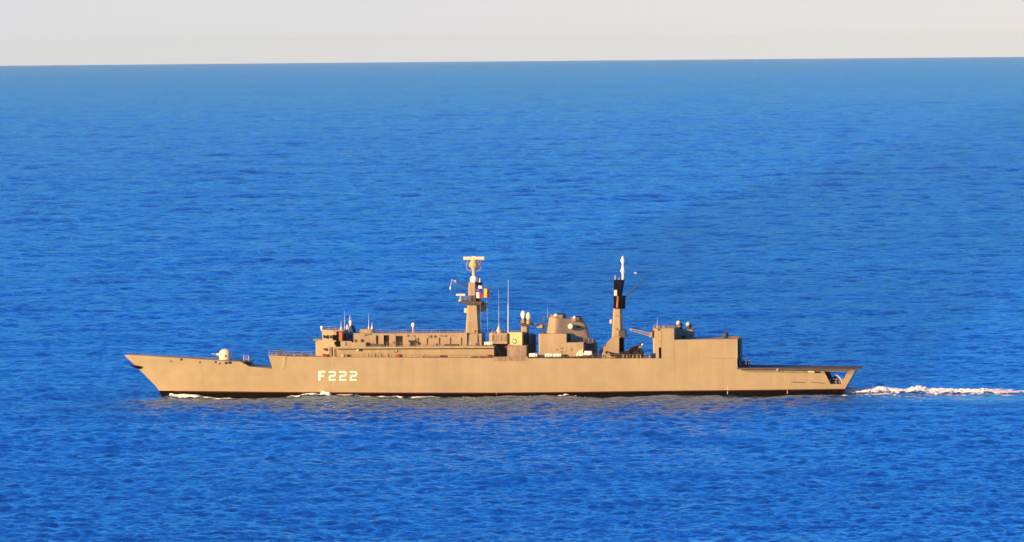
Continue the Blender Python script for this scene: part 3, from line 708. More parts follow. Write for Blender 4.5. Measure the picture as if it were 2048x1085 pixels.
# ---- amidships deckhouse with the emblem
dk = MB().bx(977.5, 667, 1014.5, 688, -4.6, 4.6, ch=0.9).build('midship_deckhouse', 'upper_grey_paint', ship)
for a, b in ((984, 988), (991.5, 997), (1001.5, 1004), (1008, 1013)): MB().bx(a, 670, b, 683, -4.66, -4.5).build('door', 'stained_grey_paint', dk)
lowd = MB().bx(1014, 691.5, 1053, 726, -6.6, 6.0).build('stained_deckhouse', 'stained_grey_paint', ship)
MB().bx(986.5, 714, 1056, 722.5, -7.45, -7.2).build('apron_plate', 'stained_grey_paint', lowd)
# the emblem block faces the bow quarter
xa, xb = L(1014.5, 692, -5.5).x, L(1044.5, 692, -5.5).x; z0_, z1_ = L(1030, 692, -5.5).z, L(1030, 665.5, -5.5).z
em = MB().plan([(xa, -3.9), (xb, -5.9), (xb, 3.5), (xa, 3.5)], z0_, z1_).build('emblem_block', 'ivory_sunlit_paint', ship)  # paler than the grey around it: sun brightness put into the colour
ec = Vector((L(1029.4, 683, -5).x, 0, L(1029.4, 683.2, -5).z)); ec.y = -3.9-2.0*(ec.x-xa)/(xb-xa)
nrm = Vector((-2.0, -(xb-xa), 0)).normalized()
MB().lathe(ec, [(0.50, 0.0), (0.50, 0.05), (0.02, 0.05)], 24, nrm).build('emblem_ring', 'dark_grey_paint', em)
MB().lathe(ec, [(0.30, 0.0), (0.30, 0.08), (0.02, 0.08)], 24, nrm).build('emblem_disc', 'white_paint', em)
dt = MB().add(*ctower(((1044, 726), (1043.5, 652), (1057, 652), (1059, 726)), 1.9, 1.4, 0.3)).build('director_tower', 'upper_grey_paint', ship)
MB().bx(1046.5, 671, 1051, 686.5, -2.1, -1.5).build('door', 'black_paint', dt)
MB().bx(1059, 668, 1064, 722, -1.0, 1.5).build('trunking', 'stained_grey_paint', dt); MB().bx(1064, 670, 1069.5, 706, -1.2, 1.8).build('intake_louvre', 'dark_grey_paint', dt)
MB().bx(1058, 688.5, 1068, 692, -1.6, 1.8).build('gallery', 'dark_grey_paint', dt); MB().bx(1054.6, 665, 1056.4, 722, -2.2, -1.2).build('cable_run', 'black_paint', dt)
dp = MB().bx(1036.5, 646.5, 1047, 649.2, -1.4, 1.4).bx(1042, 648, 1064, 652, -1.8, 1.8).build('director_platform', 'dark_grey_paint', dt)
rail('guard_rail', [(1042, 648), (1064, 648.5)], -1.7, 0.6, 0.8, dp, r=0.03)
radome(1046.6, 630, 5.2, 8.6, -0.8, 648, dp, pr=0.3); radome(1057.2, 633.0, 5.0, 8.2, -2.3, 648, dp, mt='gun_white', pr=0.35)
m = MB().bx(1048, 638, 1054, 648, -0.6, 0.6); m.build('director_yoke', 'stained_grey_paint', dp)
cf = MB().lathe(L(998, 667.5, -2.5), [(0.62, 0), (0.6, 0.6), (0.32, 0.9), (0.30, 1.2), (0.12, 1.5), (0.05, 1.9)], 14).build('antenna_tuner', 'pale_grey', dk)
whip(997.3, 580, 650, -2.5, 0.05, dk, mt='pale_grey', base=False)
whip(1016.2, 560, 667, -3.0, 0.09, dk, base=False)
for u, h in ((985.5, 0.7), (990, 0.5), (1005, 0.55), (1010, 0.4), (1022, 0.35), (1034, 0.35)):
    c = L(u, 667.5, -3.0); MB().lathe(c, [(0.28, 0), (0.26, h*0.8), (0.1, h)], 8).build('vent', 'dark_grey_paint' if u > 1000 else 'stained_grey_paint', dk)
# stairwell between the blocks, with its ladder
MB().bx(988.2, 688, 1014, 722, 1.0, 4.5).build('stairwell_wall', 'upper_grey_paint', ship)
m = MB()
for dy in (-0.35, 0.35): m.tube(L(991.5, 692, -4+dy), L(1005, 721, -4+dy), 0.07, n=6)
for i in range(9):
    t_ = i/8; m.tube(L(991.5, 692, -4.35).lerp(L(1005, 721, -4.35), t_), L(991.5, 692, -3.65).lerp(L(1005, 721, -3.65), t_), 0.04, n=5)
m.build('ladder', 'upper_grey_paint', ship)
MB().bx(1009.5, 692.5, 1013.5, 696, -4.8, -4.0).build('fire_point', 'red_paint', lowd)

# ---- funnel
MB().bx(1056, 714.2, 1192, 719, -6.25, -5.95).build('raft_shade_strip', 'steel_dark', ship)  # dark strip put in for the shade under the liferafts
fb = MB().bx(1077, 668.5, 1133, 724, -5.6, 5.6, ch=0.25).build('funnel_base', 'upper_grey_paint', ship)
MB().bx(1133, 685.5, 1167, 724, -5.6, 5.6).build('funnel_base_after', 'upper_grey_paint', fb)
MB().bx(1167, 684, 1186, 722, 1.0, 5.6).bx(1186, 687, 1193, 722, 2.0, 5.6, chr_=0.4).build('after_screen', 'stained_grey_paint', fb)
MB().bx(1167, 685.3, 1184, 687.2, -4.5, 5.0).build('screen_top', 'dark_grey_paint', fb)
xl, xr = L(1087.5, 684, -2.5).x, L(1182, 684, -2.5).x; zb3, zt3 = L(1130, 688, -2.5).z, L(1110, 634.5, -2.5).z
def funnel_ring(x0, x1, rr, ra, z, n=14):
    ln = x1-x0; prof_ = [(0, 0), (.012, .30), (.04, .55), (.08, .74), (.13, .88), (.18, .96), (.23, 1.0), (.28, .98), (.36, .87), (.48, .70), (.60, .55), (.72, .43), (.82, .34), (.90, .26), (.96, .17), (.99, .09), (1, 0)]
    return [(x0+ln*f, -rr*w_, z) for f, w_ in prof_] + [(x0+ln*f, rr*w_, z) for f, w_ in prof_[-2:0:-1]]
zs = [zb3, zb3+(zt3-zb3)*0.75, zt3]
xt0, xt1 = L(1096.5, 635, -2).x, L(1166.5, 641, -2).x
r0_ = funnel_ring(xl, xr, 3.9, 2.0, zs[0]); r1_ = funnel_ring(xl+(xt0-xl)*0.78, xr+(xt1-xr)*0.75, 3.4, 1.75, zs[1]); r2_ = funnel_ring(xt0, xt1, 2.8, 1.4, zs[2])
zr = L(1166, 641.5, -2).z
r2_ = [(x, y, zt3+(zr-zt3)*(x-xt0)/(xt1-xt0)) for x, y, z in r2_]
n_ = len(r0_); vs = r0_+r1_+r2_; m = MB()
m.add(vs, [(i+k*n_, (i+1) % n_+k*n_, (i+1) % n_+(k+1)*n_, i+(k+1)*n_) for k in (0, 1) for i in range(n_)], True); m.add(r2_, [tuple(range(n_))])
fn = m.build('funnel', 'upper_grey_paint', ship)
MB().bx(1100, 630.0, 1131, 637, -1.5, 1.5, ch=0.9, chr_=0.6).build('uptake_casing', 'funnel_grey', fn); MB().bx(1141, 635.2, 1163, 643, -1.25, 1.25, ch=0.7, chr_=0.6).build('uptake_casing', 'funnel_grey', fn)
MB().bx(1133.2, 667, 1141, 686.5, -2.5, -1.2).build('funnel_recess', 'dark_grey_paint', fn)
for u, v, k in ((1112, 634, 1.0), (1149.5, 638, 0.8)):
    c = L(u, v, -0.9); q = MB().lathe((c.x, c.y, c.z-0.5), [(0.95*k, 0), (0.85*k, 0.35), (0.7*k, 0.6), (0.5*k, 0.7)], 16).build('uptake_cowl', 'orange_paint' if 0 else 'stained_grey_paint', fn)
    MB().ell((c.x, c.y-0.35, c.z+0.25), 0.42*k, 0.42*k, 0.38*k, 14, 8).build('uptake_glint_cap', 'white_paint', q)  # white domes: the sun's glint is put into their colour
for a, b, v0, v1 in ((1114, 1129, 628.2, 630.5), (1148, 1161, 633.2, 635.6), (1102, 1109, 629, 631)): MB().bx(a, v0, b, v1, -0.4, 1.6, ch=0.3, chr_=0.3).build('exhaust_uptake', 'black_paint', fn)
c = L(1141.3, 653.2, -2.45); nv_ = Vector((-0.42, -1, 0.1)).normalized()
MB().lathe(c, [(0.2, -0.7), (0.45, -0.25), (0.60, 0.0), (0.55, 0.16), (0.3, 0.26), (0.02, 0.3)], 22, nv_).build('satellite_dome', 'cream_paint', fn)
MB().bx(1154, 653, 1161, 656, -1.9, -1.0).build('wall_fitting', 'black_paint', fn); MB().bx(1156, 642, 1160, 644.5, -1.6, -0.8).build('wall_fitting', 'dark_grey_paint', fn)
MB().bx(1144, 683.5, 1165, 686, -3.6, -2).build('wall_fitting', 'dark_grey_paint', fn); MB().bx(1118, 666.5, 1126, 669.3, -4.2, -3).build('wall_fitting', 'stained_grey_paint', fn)
for a, b, v0, v1 in ((1120, 1124.5, 695, 698), (1112, 1114, 698.5, 701), (1121, 1125, 703, 705), (1141.5, 1143, 697, 701), (1125, 1133.5, 709.5, 716)): MB().bx(a, v0, b, v1, -5.75, -5.5).build('wall_fitting', 'stained_grey_paint' if v0 < 708 else 'steel_dark', fb)
m = MB().bx(1073, 650.5, 1085, 656.5, -1.0, 1.0).bx(1066, 647.5, 1078, 650, -0.5, 0.5).build('catwalk', 'upper_grey_paint', fb)
MB().bx(1083, 649, 1096, 652, -0.9, 0.9).bx(1084, 652, 1088, 669, -0.5, 0.5).build('antenna_bracket', 'dark_grey_paint', fb)
MB().tube(L(1086.3, 650, 0), L(1086.3, 633, 0), 0.24, 0.18, 8).build('antenna_tube', 'pale_grey', fb)
whip(1095.5, 613, 636, -0.5, 0.10, fn, mt='stained_grey_paint', base=False)
rail('guard_rail', [(1168, 685), (1186, 686)], -4.4, 0.9, 0.8, fb, r=0.035)
rail('guard_rail', [(1070, 719), (1200, 719.5), (1305, 720)], -7.1, 1.05, 1.4, r=0.022)

# ---- mainmast
mm_ = MB().add(*ctower(((1224.5, 676), (1227.3, 617), (1243.5, 617), (1246, 676)), 1.5, 1.15, 0.4)).build('mainmast', 'upper_grey_paint', ship)
MB().prism([(1196.5, 724), (1198, 702), (1203, 696.5), (1224.5, 675), (1238, 675), (1238, 724)], -2.2, 2.2).build('mast_foot', 'upper_grey_paint', mm_)
MB().bx(1237.5, 661, 1250, 676.5, -1.6, 1.8).build('equipment_box', 'dark_grey_paint', mm_); MB().bx(1238.5, 676.5, 1247, 724, -0.8, 1.8).build('cable_trunk', 'black_paint', mm_)
MB().bx(1228, 673.3, 1241, 675.6, -2.1, -1.2).build('gallery', 'stained_grey_paint', mm_)
bk = MB().add(*ctower(((1227.3, 617.5), (1228, 592), (1250.5, 594), (1250.2, 617.5)), 1.3, 1.2, 0.5)).build('black_mast_section', 'black_paint', mm_)
MB().add(*ctower(((1229, 592.5), (1228, 560), (1249, 560), (1243.5, 592.5)), 1.0, 1.2, 0.4)).build('black_mast_cap', 'black_paint', mm_)
m = MB(); a, b = L(1234.7, 616, -1.5), L(1236.3, 592.5, -1.5); m.tube(a, b, 0.24, 0.24, 10); m.build('exhaust_pipe', 'orange_paint', bk)
m = MB().bx(1228, 580.5, 1234, 592, -1.45, -0.8, ch=0.15); m.build('antenna_panel', 'cream_paint', bk)
m = MB(); pb = L(1246, 560, -0.3)
def zz(v): return L(1246, v, -0.3).z-pb.z
m.lathe(pb, [(0.22, -0.1), (0.24, zz(552)), (0.22, zz(548)), (0.42, zz(544)), (0.48, zz(541)), (0.28, zz(536)), (0.2, zz(533)), (0.2, zz(528)), (0.42, zz(523)), (0.45, zz(520)), (0.2, zz(515)), (0.05, zz(512))], 16)
m.build('pole_antenna', 'white_paint', mm_)
MB().tube(L(1230.5, 561, -0.3), L(1230.5, 551, -0.3), 0.13, 0.07, 8).tube(L(1238, 561, -0.3), L(1238, 556, -0.3), 0.1, 0.06, 8).build('short_antenna', 'pale_grey', mm_)
MB().tube(L(1249.5, 595.5, 0), L(1284, 563, 0), 0.14, 0.07, 7).tube(L(1281, 566, 0), L(1287.5, 559.5, 0), 0.11, 0.05, 6).build('gaff', 'dark_grey_paint', mm_)
c = L(1221.8, 643.8, 0); MB().lathe(c, [(0.15, -0.5), (0.3, -0.3), (0.52, 0.0), (0.4, 0.15), (0.05, 0.2)], 18, (-1, -0.5, 0.1)).tube(c, L(1229, 644, 0), 0.12, n=6).build('dish_antenna', 'pale_grey', mm_)
MB().bx(1231, 631, 1241, 632.5, -1.5, -1.1).build('band', 'stained_grey_paint', mm_); MB().bx(1230.5, 657, 1234.5, 659.5, -1.6, -1.2).build('wall_fitting', 'stained_grey_paint', mm_)

# ---- boat deck gear abaft the mainmast
m = MB(); m.box(L(1250, 700, -1).x, -2.6, L(1250, 716, -1).z-0.6, L(1285, 700, -1).x, 2.4, L(1250, 705, -1).z)
for (a, b, r) in (((1256, 704), (1262, 696), .16), ((1262, 696), (1280, 692), .2), ((1280, 692), (1286, 716), .14), ((1268, 695), (1270, 716), .12), ((1279, 692), (1287, 683), .12), ((1262, 697), (1268, 716), .1), ((1280, 693), (1268, 712), .1), ((1250, 703), (1287, 706), .12), ((1285, 705), (1291, 716), .14)):
    for yy_ in (-2.3, -0.9): m.tube(L(a[0], a[1], yy_), L(b[0], b[1], yy_), r, r*0.9, 6)
m.prism([(1262, 697), (1279, 693.5), (1285, 704), (1256, 704.5)], -2.0, 1.5)
cr = m.build('boat_davit', 'steel_dark', ship)
MB().bx(1277.5, 692.8, 1283, 696.5, -2.6, -1.8).build('davit_winch', 'stained_grey_paint', cr); MB().ell(L(1284.6, 689.5, -2.3), 0.2, 0.2, 0.2, 10, 6).build('floodlight', 'white_paint', cr)
for u in (1205, 1208.5, 1216, 1219.5, 1246.5, 1254, 1266, 1273, 1281, 1299):
    m = MB(); a = L(u, 718.5, -7.0); k = 1.1 if u < 1225 else 0.8
    m.path([a, a+Vector((0.05, 0, k*0.7)), a+Vector((-0.15, 0.1, k)), a+Vector((-0.4, 0.2, k*1.1))] if u in (1208.5, 1219.5) else [a, a+Vector((0, 0, k))], 0.065, 6); m.build('rail_post', 'pale_grey', ship)
cb = MB(); a = L(1262.5, 659.8, -3); b = L(1303, 670.5, -3)
for dz in (-0.18, 0.18):
    for dy in (-0.16, 0.16): cb.tube(a+Vector((0, dy, dz*0.9)), b+Vector((0, dy, dz*1.8)), 0.07, n=5)
for i in range(9):
    p, q = a.lerp(b, i/9), a.lerp(b, (i+1)/9); cb.tube(p+Vector((0, -.16, .2)), q+Vector((0, -.16, -.3)), 0.05, n=5); cb.tube(p+Vector((0, .16, -.2)), q+Vector((0, .16, .3)), 0.05, n=5)
cb.ell(a, 0.35, 0.2, 0.3, 10, 6)
cb = cb.build('crane_jib', 'upper_grey_paint', ship)
MB().bx(1298, 665, 1305.5, 675, -3.5, -2.2).build('crane_cab', 'stained_grey_paint', cb)

# ---- hangar block
hg = MB().bx(1322.5, 657.3, 1348.5, 717.3, -7.36, 7.36).build('hangar', 'hull_grey_paint', ship)
MB().bx(1305.5, 657.6, 1322.4, 717.3, -7.05, 7.05, ch=0.35).build('hangar_front', 'upper_grey_paint', hg)
h2 = MB(); a = L(1348.5, 680.2, -7.355); b = L(1475, 678.6, -7.355); zb4 = L(1400, 717.4, -7.355).z; n_v = 26
vs = []
for i in range(n_v+1):
    x = a.x+(b.x-a.x)*i/n_v; zt_ = a.z+(b.z-a.z)*i/n_v
    vs += [(x, -7.36, zb4), (x, -7.36, zt_), (x, 7.36, zt_), (x, 7.36, zb4)]
h2.add(vs, [(4*i+j, 4*i+4+j, 4*i+4+(j+1) % 4, 4*i+(j+1) % 4) for i in range(n_v) for j in range(4)] + [(0, 1, 2, 3), (4*n_v+3, 4*n_v+2, 4*n_v+1, 4*n_v)])
h2 = h2.build('hangar_main', 'hull_grey_paint', hg)
MB().bx(1317.6, 695.5, 1322.4, 716.5, -7.25, -6.9).build('door', 'black_paint', hg)
for a, b, v0, v1, mt in ((1303.8, 1306.5, 661, 676, 'dark_grey_paint'), (1316, 1319, 658, 661.5, 'dark_grey_paint'), (1319.5, 1322, 681, 684.5, 'stained_grey_paint'), (1302, 1310, 707, 716.5, 'steel_dark')):
    MB().bx(a, v0, b, v1, -7.2, -6.6).build('wall_fitting', mt, hg)
MB().bx(1347, 660, 1385.5, 682, 0.2, 5.5).build('after_deckhouse', 'upper_grey_paint', hg)
MB().bx(1364.5, 672, 1370, 681, -0.2, 0.3).build('door', 'black_paint', hg)
m = MB()
for u in (1385, 1388.5): m.tube(L(u, 680, -1), L(u, 657, -1), 0.06, n=5)
for v in (660, 666, 672): m.tube(L(1385, v, -1), L(1388.5, v, -1), 0.04, n=4)
m.build('ladder', 'dark_grey_paint', hg)
for (u, v, vb, mt) in ((1357.5, 647, 660, 'cream_paint'), (1377, 649.5, 660, 'pale_grey')):
    c = L(u, v, 0.8); b = L(u, vb, 0.8); q = MB().lathe((c.x+0.15, 0.8, b.z-0.1), [(0.30, 0), (0.25, 0.5), (0.42, 0.6), (0.42, 1.0), (0.2, 1.1)], 12).build('director_mount', 'stained_grey_paint' if u < 1360 else 'dark_grey_paint', hg)
    MB().lathe((c.x-0.05, 0.4, c.z+0.1), [(0.1, -0.4), (0.42, -0.1), (0.46, 0.1), (0.3, 0.3), (0.02, 0.36)], 16, (-0.6, -1, 0.35)).build('director_dish', mt, q)
    MB().bx(u+3, v, u+6.5, vb-1, 0.6, 1.6).build('director_camera', 'black_paint' if u < 1360 else 'dark_grey_paint', q)
whip(1314.5, 635, 657, -3, 0.06, hg, mt='pale_grey')
for u, h in ((1309, 0.7), (1318.5, 0.5), (1327, 0.6), (1330, 0.55), (1337, 0.4), (1342, 0.3)):
    c = L(u, 658, -4); MB().lathe(c, [(0.22, 0), (0.2, h*0.7), (0.08, h)], 8).tube(c+Vector((0.1, 0, 0)), c+Vector((0.1, 0, h*1.5)), 0.04, n=5).build('vent', 'stained_grey_paint', hg)
rail('guard_rail', [(1308, 658), (1346, 658.2)], -6.6, 0.7, 1.4, hg, r=0.02)
c = L(1451, 679.5, -3); MB().lathe(c, [(0.45, -0.2), (0.45, 0.55), (0.62, 0.62), (0.62, 1.2), (0.4, 1.3)], 16).build('vent_cowl', 'dark_grey_paint', hg)
for u, h in ((1466, 0.45), (1470.5, 0.6), (1474, 0.5), (1477, 0.4)): c = L(u, 679, -5); MB().lathe(c, [(0.2, 0), (0.2, h*0.6), (0.3, h*0.7), (0.25, h)], 8).build('flight_deck_lamp', 'orange_paint' if u < 1472 else 'stained_grey_paint', hg)
MB().bx(1475.05, 682, 1476.2, 736, -6.6, 6.6).build('hangar_door', 'dark_grey_paint', hg)
m = MB()
for i in range(13):
    v = 679+i*4.2; du = random.uniform(0.5, 3.6); m.bx(1475.5, v, 1478+du, v+random.uniform(2.2, 4.5), -6.4+random.uniform(0, 1), -3.5)
m.build('hangar_fittings', 'steel_dark', hg)

# ------------------------------------------------------------------ separate things aboard
def anchor_origin(o):
    """move the object's origin to the thing's base and lay it into the ship's frame"""
    vs = o.data.vertices; xs = [v.co.x for v in vs]; ys = [v.co.y for v in vs]; zs_ = [v.co.z for v in vs]
    c = Vector(((min(xs)+max(xs))/2, (min(ys)+max(ys))/2, min(zs_))); o.data.transform(Matrix.Translation(-c))
    o.matrix_world = SHIP @ Matrix.Translation(c); return c
def raft(u0, u1, vc, r, y, label, mt='cream_paint'):
    a = L(u0, vc, y); b = L(u1, vc, y); ln = b.x-a.x
    root = empty('liferaft_canister'); c = Vector(((a.x+b.x)/2, y, a.z-r)); root.matrix_world = SHIP @ Matrix.Translation(c)
    tag(root, label, 'liferaft', 'liferaft canisters along the side')
    h = ln/2
    MB().lathe((-h, 0, r), [(r*0.5, 0), (r*0.9, 0.05), (r, 0.18), (r, ln-0.18), (r*0.9, ln-0.05), (r*0.5, ln)], 18, (1, 0, 0)).build('shell', 'white_paint', root)
    for s_ in (-0.5, 0.5): MB().lathe((h*s_-0.03, 0, r), [(r*1.02, 0), (r*1.03, 0.0), (r*1.03, 0.06), (r*1.02, 0.06)], 18, (1, 0, 0)).build('band', 'pale_grey', root)
    for s_ in (-0.55, 0.55): MB().box(h*s_-0.08, -r*0.8, -0.35, h*s_+0.08, r*0.8, r*0.35).build('cradle', 'steel_dark', root)
    return root
raft(968.5, 985.5, 687.5, 0.36, -6.2, 'white liferaft canister on the upper deck edge just abaft the tall foremast')
raft(1058.3, 1075.2, 711.0, 0.40, -6.7, 'white liferaft canister lying alone at the foot of the narrow director tower')
raft(1089.8, 1106.0, 711.0, 0.40, -6.7, 'white liferaft canister, forward one of the touching pair below the funnel')
raft(1106.4, 1123.4, 711.0, 0.40, -6.7, 'white liferaft canister, after one of the touching pair below the funnel')
raft(1153.0, 1168.0, 709.5, 0.36, -6.7, 'pale liferaft canister beside the stack of white gear abaft the funnel')
raft(1168.5, 1184.5, 707.0, 0.48, -6.7, 'fat pale liferaft canister, the aftermost one, at the corner of the funnel base')
def solo(m, name, mt, label, cat, group=None):
    o = m.build(name, mt); anchor_origin(o); return tag(o, label, cat, group)
solo(MB().prism([(1154, 706), (1158, 702), (1163, 700.5), (1164, 698.5), (1166, 699), (1165.5, 715), (1161, 715), (1161, 706.5)], -6.1, -5.7), 'gangway', 'cream_paint', 'pale folded gangway standing upright among the liferafts abaft the funnel', 'gangway')

# inflatable boat, nested on the boat deck
boat = empty('inflatable_boat'); p0, p1 = L(1213, 703, -4), L(1262, 708, -4); bc = Vector(((p0.x+p1.x)/2, -4.6, p1.z-0.6)); boat.matrix_world = SHIP @ Matrix.Translation(bc)
tag(boat, 'dark inflatable boat stowed on deck below the after mast', 'boat')
h = (p1.x-p0.x)/2; m = MB()
for s_ in (-1, 1): m.path([(-h, 0, 0.95), (-h+0.5, 0.55*s_, 0.75), (-h+1.3, 0.85*s_, 0.55), (-0.4, 0.95*s_, 0.42), (h, 0.95*s_, 0.40)], 0.27, 10)
m.build('tube', 'rubber_dark', boat)
m = MB(); sec = [(-h+0.3, 0.05, 0.6), (-h+1.2, 0.6, 0.2), (-0.3, 0.85, -0.05), (h, 0.85, -0.05)]
vs = []
for x, w_, zk in sec: vs += [(x, -w_, 0.5), (x, 0, zk-0.15), (x, w_, 0.5)]
m.add(vs, [(3*i+j, 3*i+3+j, 3*i+4+j, 3*i+1+j) for i in range(3) for j in (0, 1)] + [(9, 10, 11)]); m.build('keel', 'steel_dark', boat)
MB().box(0.2, -0.3, 0.3, 1.0, 0.3, 1.0).build('console', 'steel_dark', boat); MB().box(h-0.1, -0.3, 0.2, h+0.45, 0.3, 1.15).build('outboard_engine', 'black_paint', boat)

# signal flags on the halyards
def flag(name, u, v0, v1, w_, y, cols, label, grp=None, wav=0.12):
    root = empty(name); top = L(u, v0, y); bot = L(u, v1, y); root.matrix_world = SHIP @ Matrix.Translation(Vector((top.x, y, bot.z)))
    tag(root, label, 'flag', grp); H_ = top.z-bot.z
    for (fu0, fu1, fv0, fv1, mt) in cols:
        vs, fs = [], []; nu, nv2 = 8, 6
        for i in range(nu+1):
            for j in range(nv2+1):
                a_ = fu0+(fu1-fu0)*i/nu; b_ = fv0+(fv1-fv0)*j/nv2
                vs.append((a_*w_, wav*math.sin(a_*7+b_*2)*a_-0.1*a_, H_*(1-b_)-0.10*a_))
        for i in range(nu):
            for j in range(nv2): q = i*(nv2+1)+j; fs.append((q, q+nv2+1, q+nv2+2, q+1))
        o = MB().add(vs, fs, True).build('flag_panel', mt, root, fix=False)
        md = o.modifiers.new('thickness', 'SOLIDIFY'); md.thickness = 0.02
    return root
G = 'signal flags flying from the foremast halyards'
flag('signal_flag', 957.0, 571.5, 577.2, 0.75, -2.0, ((0, 1, 0, 1, 'cloth_white'), ), 'white signal flag hoisted highest beside the foremast', G)
flag('signal_flag', 952.8, 577.3, 584.6, 0.95, -2.0, ((0, 1, 0, 1, 'cloth_blue'), ), 'blue signal flag between the white flag and the red and white one', G)
flag('signal_flag', 952.8, 585, 596.5, 1.15, -2.0, ((0, 0.5, 0, 1, 'cloth_white'), (0.5, 1, 0, 1, 'cloth_red')), 'red and white signal flag, lowest of the hoist beside the foremast', G)
flag('signal_flag', 967.8, 577.5, 595.5, 1.05, -2.4, ((0, 0.62, 0, 1, 'cloth_yellow'), (0.62, 1, 0.06, 0.94, 'cloth_dark_red')), 'yellow signal flag with a dark red fly, hanging from the after yard', G)

# people: one continuous skinned body each, clothing as a child
def person(x, y, z, rz, label, mt, lean=0.0, arm=0.3, step=0.12, grp='sailors on the flight deck'):
    o0 = empty('person'); o0.matrix_world = SHIP @ Matrix.Translation((x, y, z)) @ Matrix.Rotation(rz, 4, 'Z'); tag(o0, label, 'person', grp)
    s = lean; J = {'pel': (0, 0, .95), 'chest': (s*.5, 0, 1.30), 'neck': (s*.8, 0, 1.50), 'head': (s*.95+.02, 0, 1.62), 'crown': (s, 0, 1.74),
        'sl': (s*.7, .18, 1.42), 'sr': (s*.7, -.18, 1.42), 'el': (s*.7-.03, .25, 1.14), 'er': (s*.7+arm*.3, -.25, 1.16), 'hl': (s*.6+.06, .26, .88), 'hr': (s*.7+arm, -.22, .98),
        'pl': (0, .10, .90), 'pr': (0, -.10, .90), 'kl': (step, .11, .50), 'kr': (-step*.4, -.11, .50), 'al': (step*.8, .11, .09), 'ar': (-step*1.3, -.11, .09), 'tl': (step*.8+.17, .12, .04), 'tr': (-step*1.3+.17, -.12, .04)}
    rad_ = dict(pel=.15, chest=.17, neck=.06, head=.10, crown=.08, sl=.08, sr=.08, el=.048, er=.048, hl=.04, hr=.04, pl=.10, pr=.10, kl=.065, kr=.065, al=.045, ar=.045, tl=.035, tr=.035)
    E = [('pel', 'chest'), ('chest', 'neck'), ('neck', 'head'), ('head', 'crown'), ('chest', 'sl'), ('chest', 'sr'), ('sl', 'el'), ('el', 'hl'), ('sr', 'er'), ('er', 'hr'), ('pel', 'pl'), ('pel', 'pr'), ('pl', 'kl'), ('pr', 'kr'), ('kl', 'al'), ('kr', 'ar'), ('al', 'tl'), ('ar', 'tr')]
    def grow(name, keep, k, m_):
        names = [q for q in J if q in keep]; idx = {q: i for i, q in enumerate(names)}
        me = bpy.data.meshes.new(name); me.from_pydata([J[q] for q in names], [(idx[a], idx[b]) for a, b in E if a in idx and b in idx], [])
        o = bpy.data.objects.new(name, me); col.objects.link(o); o.parent = o0
        md = o.modifiers.new('skin', 'SKIN'); me.skin_vertices
        for i, q in enumerate(names):
            me.skin_vertices[0].data[i].radius = (rad_[q]*k, rad_[q]*k)
        me.skin_vertices[0].data[idx['pel']].use_root = True if 'pel' in idx else False
        md.use_smooth_shade = True; sb = o.modifiers.new('sub', 'SUBSURF'); sb.levels = 1; sb.render_levels = 1
        me.materials.append(M[m_]); return o
    for q in J: pass
    mb = grow('body', set(J), 1.0, 'skin')
    grow('overalls', set(J)-{'head', 'crown', 'neck', 'tl', 'tr', 'hl', 'hr'}, 1.22, mt)
    MB().ell((s, 0, 1.74), 0.11, 0.10, 0.07, 12, 8).box(s+0.05, -0.07, 1.71, s+0.19, 0.07, 1.73).build('cap', mt, o0)
    for q in ('tl', 'tr'): a_ = J[q]; MB().ell((a_[0]-.06, a_[1], .05), .15, .06, .06, 10, 6).build('boot', 'black_paint', o0)
    return o0
zd = L(1490, 737, -5).z
for u, y, rz, lab, mt, le in ((1484.5, -5.5, 0.4, 'sailor in dark overalls nearest the hangar door on the flight deck', 'cloth_navy', 0.0), (1488.2, -4.2, 2.4, 'sailor leaning forward, second from the hangar door on the flight deck', 'cloth_navy', 0.12), (1491.6, -5.8, 3.3, 'sailor in dark clothes in the middle of the group on the flight deck', 'cloth_navy', 0.02), (1495.2, -4.8, 0.2, 'sailor standing second from the stern end of the flight deck group', 'cloth_navy', 0.05), (1499.0, -5.4, 2.9, 'sailor at the stern end of the group standing on the flight deck', 'cloth_navy', 0.0)):
    c = L(u, 737, y); person(c.x, y, zd-0.02, rz, lab, mt, le)
GM = 'sailors behind the stern opening'
c = L(1655.5, 757, -4.8); person(c.x+0.35, -4.8, zf, 0.3, 'sailor in dark blue clothes at the forward end of the stern opening', 'cloth_navy', 0.05, grp=GM)
c = L(1666.5, 757, -5.0); person(c.x, -5.0, zf, 2.8, 'sailor in maroon clothes in the middle of the stern opening', 'cloth_maroon', 0.0, grp=GM)
c = L(1670.0, 757, -3.6); person(c.x, -3.6, zf, 1.0, 'sailor in dark blue clothes behind the one in maroon', 'cloth_navy', 0.1, grp=GM)

# a seabird gliding abaft the after mast
br = empty('seabird'); c = L(1271.5, 546.5, -6); br.matrix_world = SHIP @ Matrix.Translation(c); tag(br, 'pale seabird flying just abaft the white pole of the after mast', 'bird')
MB().ell((0, 0, 0), 0.30, 0.09, 0.10, 12, 8).ell((-0.30, 0, 0.05), 0.10, 0.07, 0.07, 10, 6).tube((-0.37, 0, 0.05), (-0.47, 0, 0.03), 0.025, 0.008, 5).prism  # body shape below
m = MB(); m.ell((0, 0, 0), 0.30, 0.09, 0.10, 12, 8); m.ell((-0.30, 0, 0.05), 0.10, 0.07, 0.07, 10, 6); m.add([(0.22, -0.03, 0), (0.45, -0.10, 0.0), (0.45, 0.10, 0.0), (0.22, 0.03, 0), (0.22, 0, 0.04), (0.45, 0, 0.01)], [(0, 1, 5, 4), (4, 5, 2, 3), (0, 3, 2, 1)]); m.build('body', 'bird_feather', br)
MB().tube((-0.38, 0, 0.05), (-0.47, 0, 0.03), 0.025, 0.008, 5).build('beak', 'orange_paint', br)
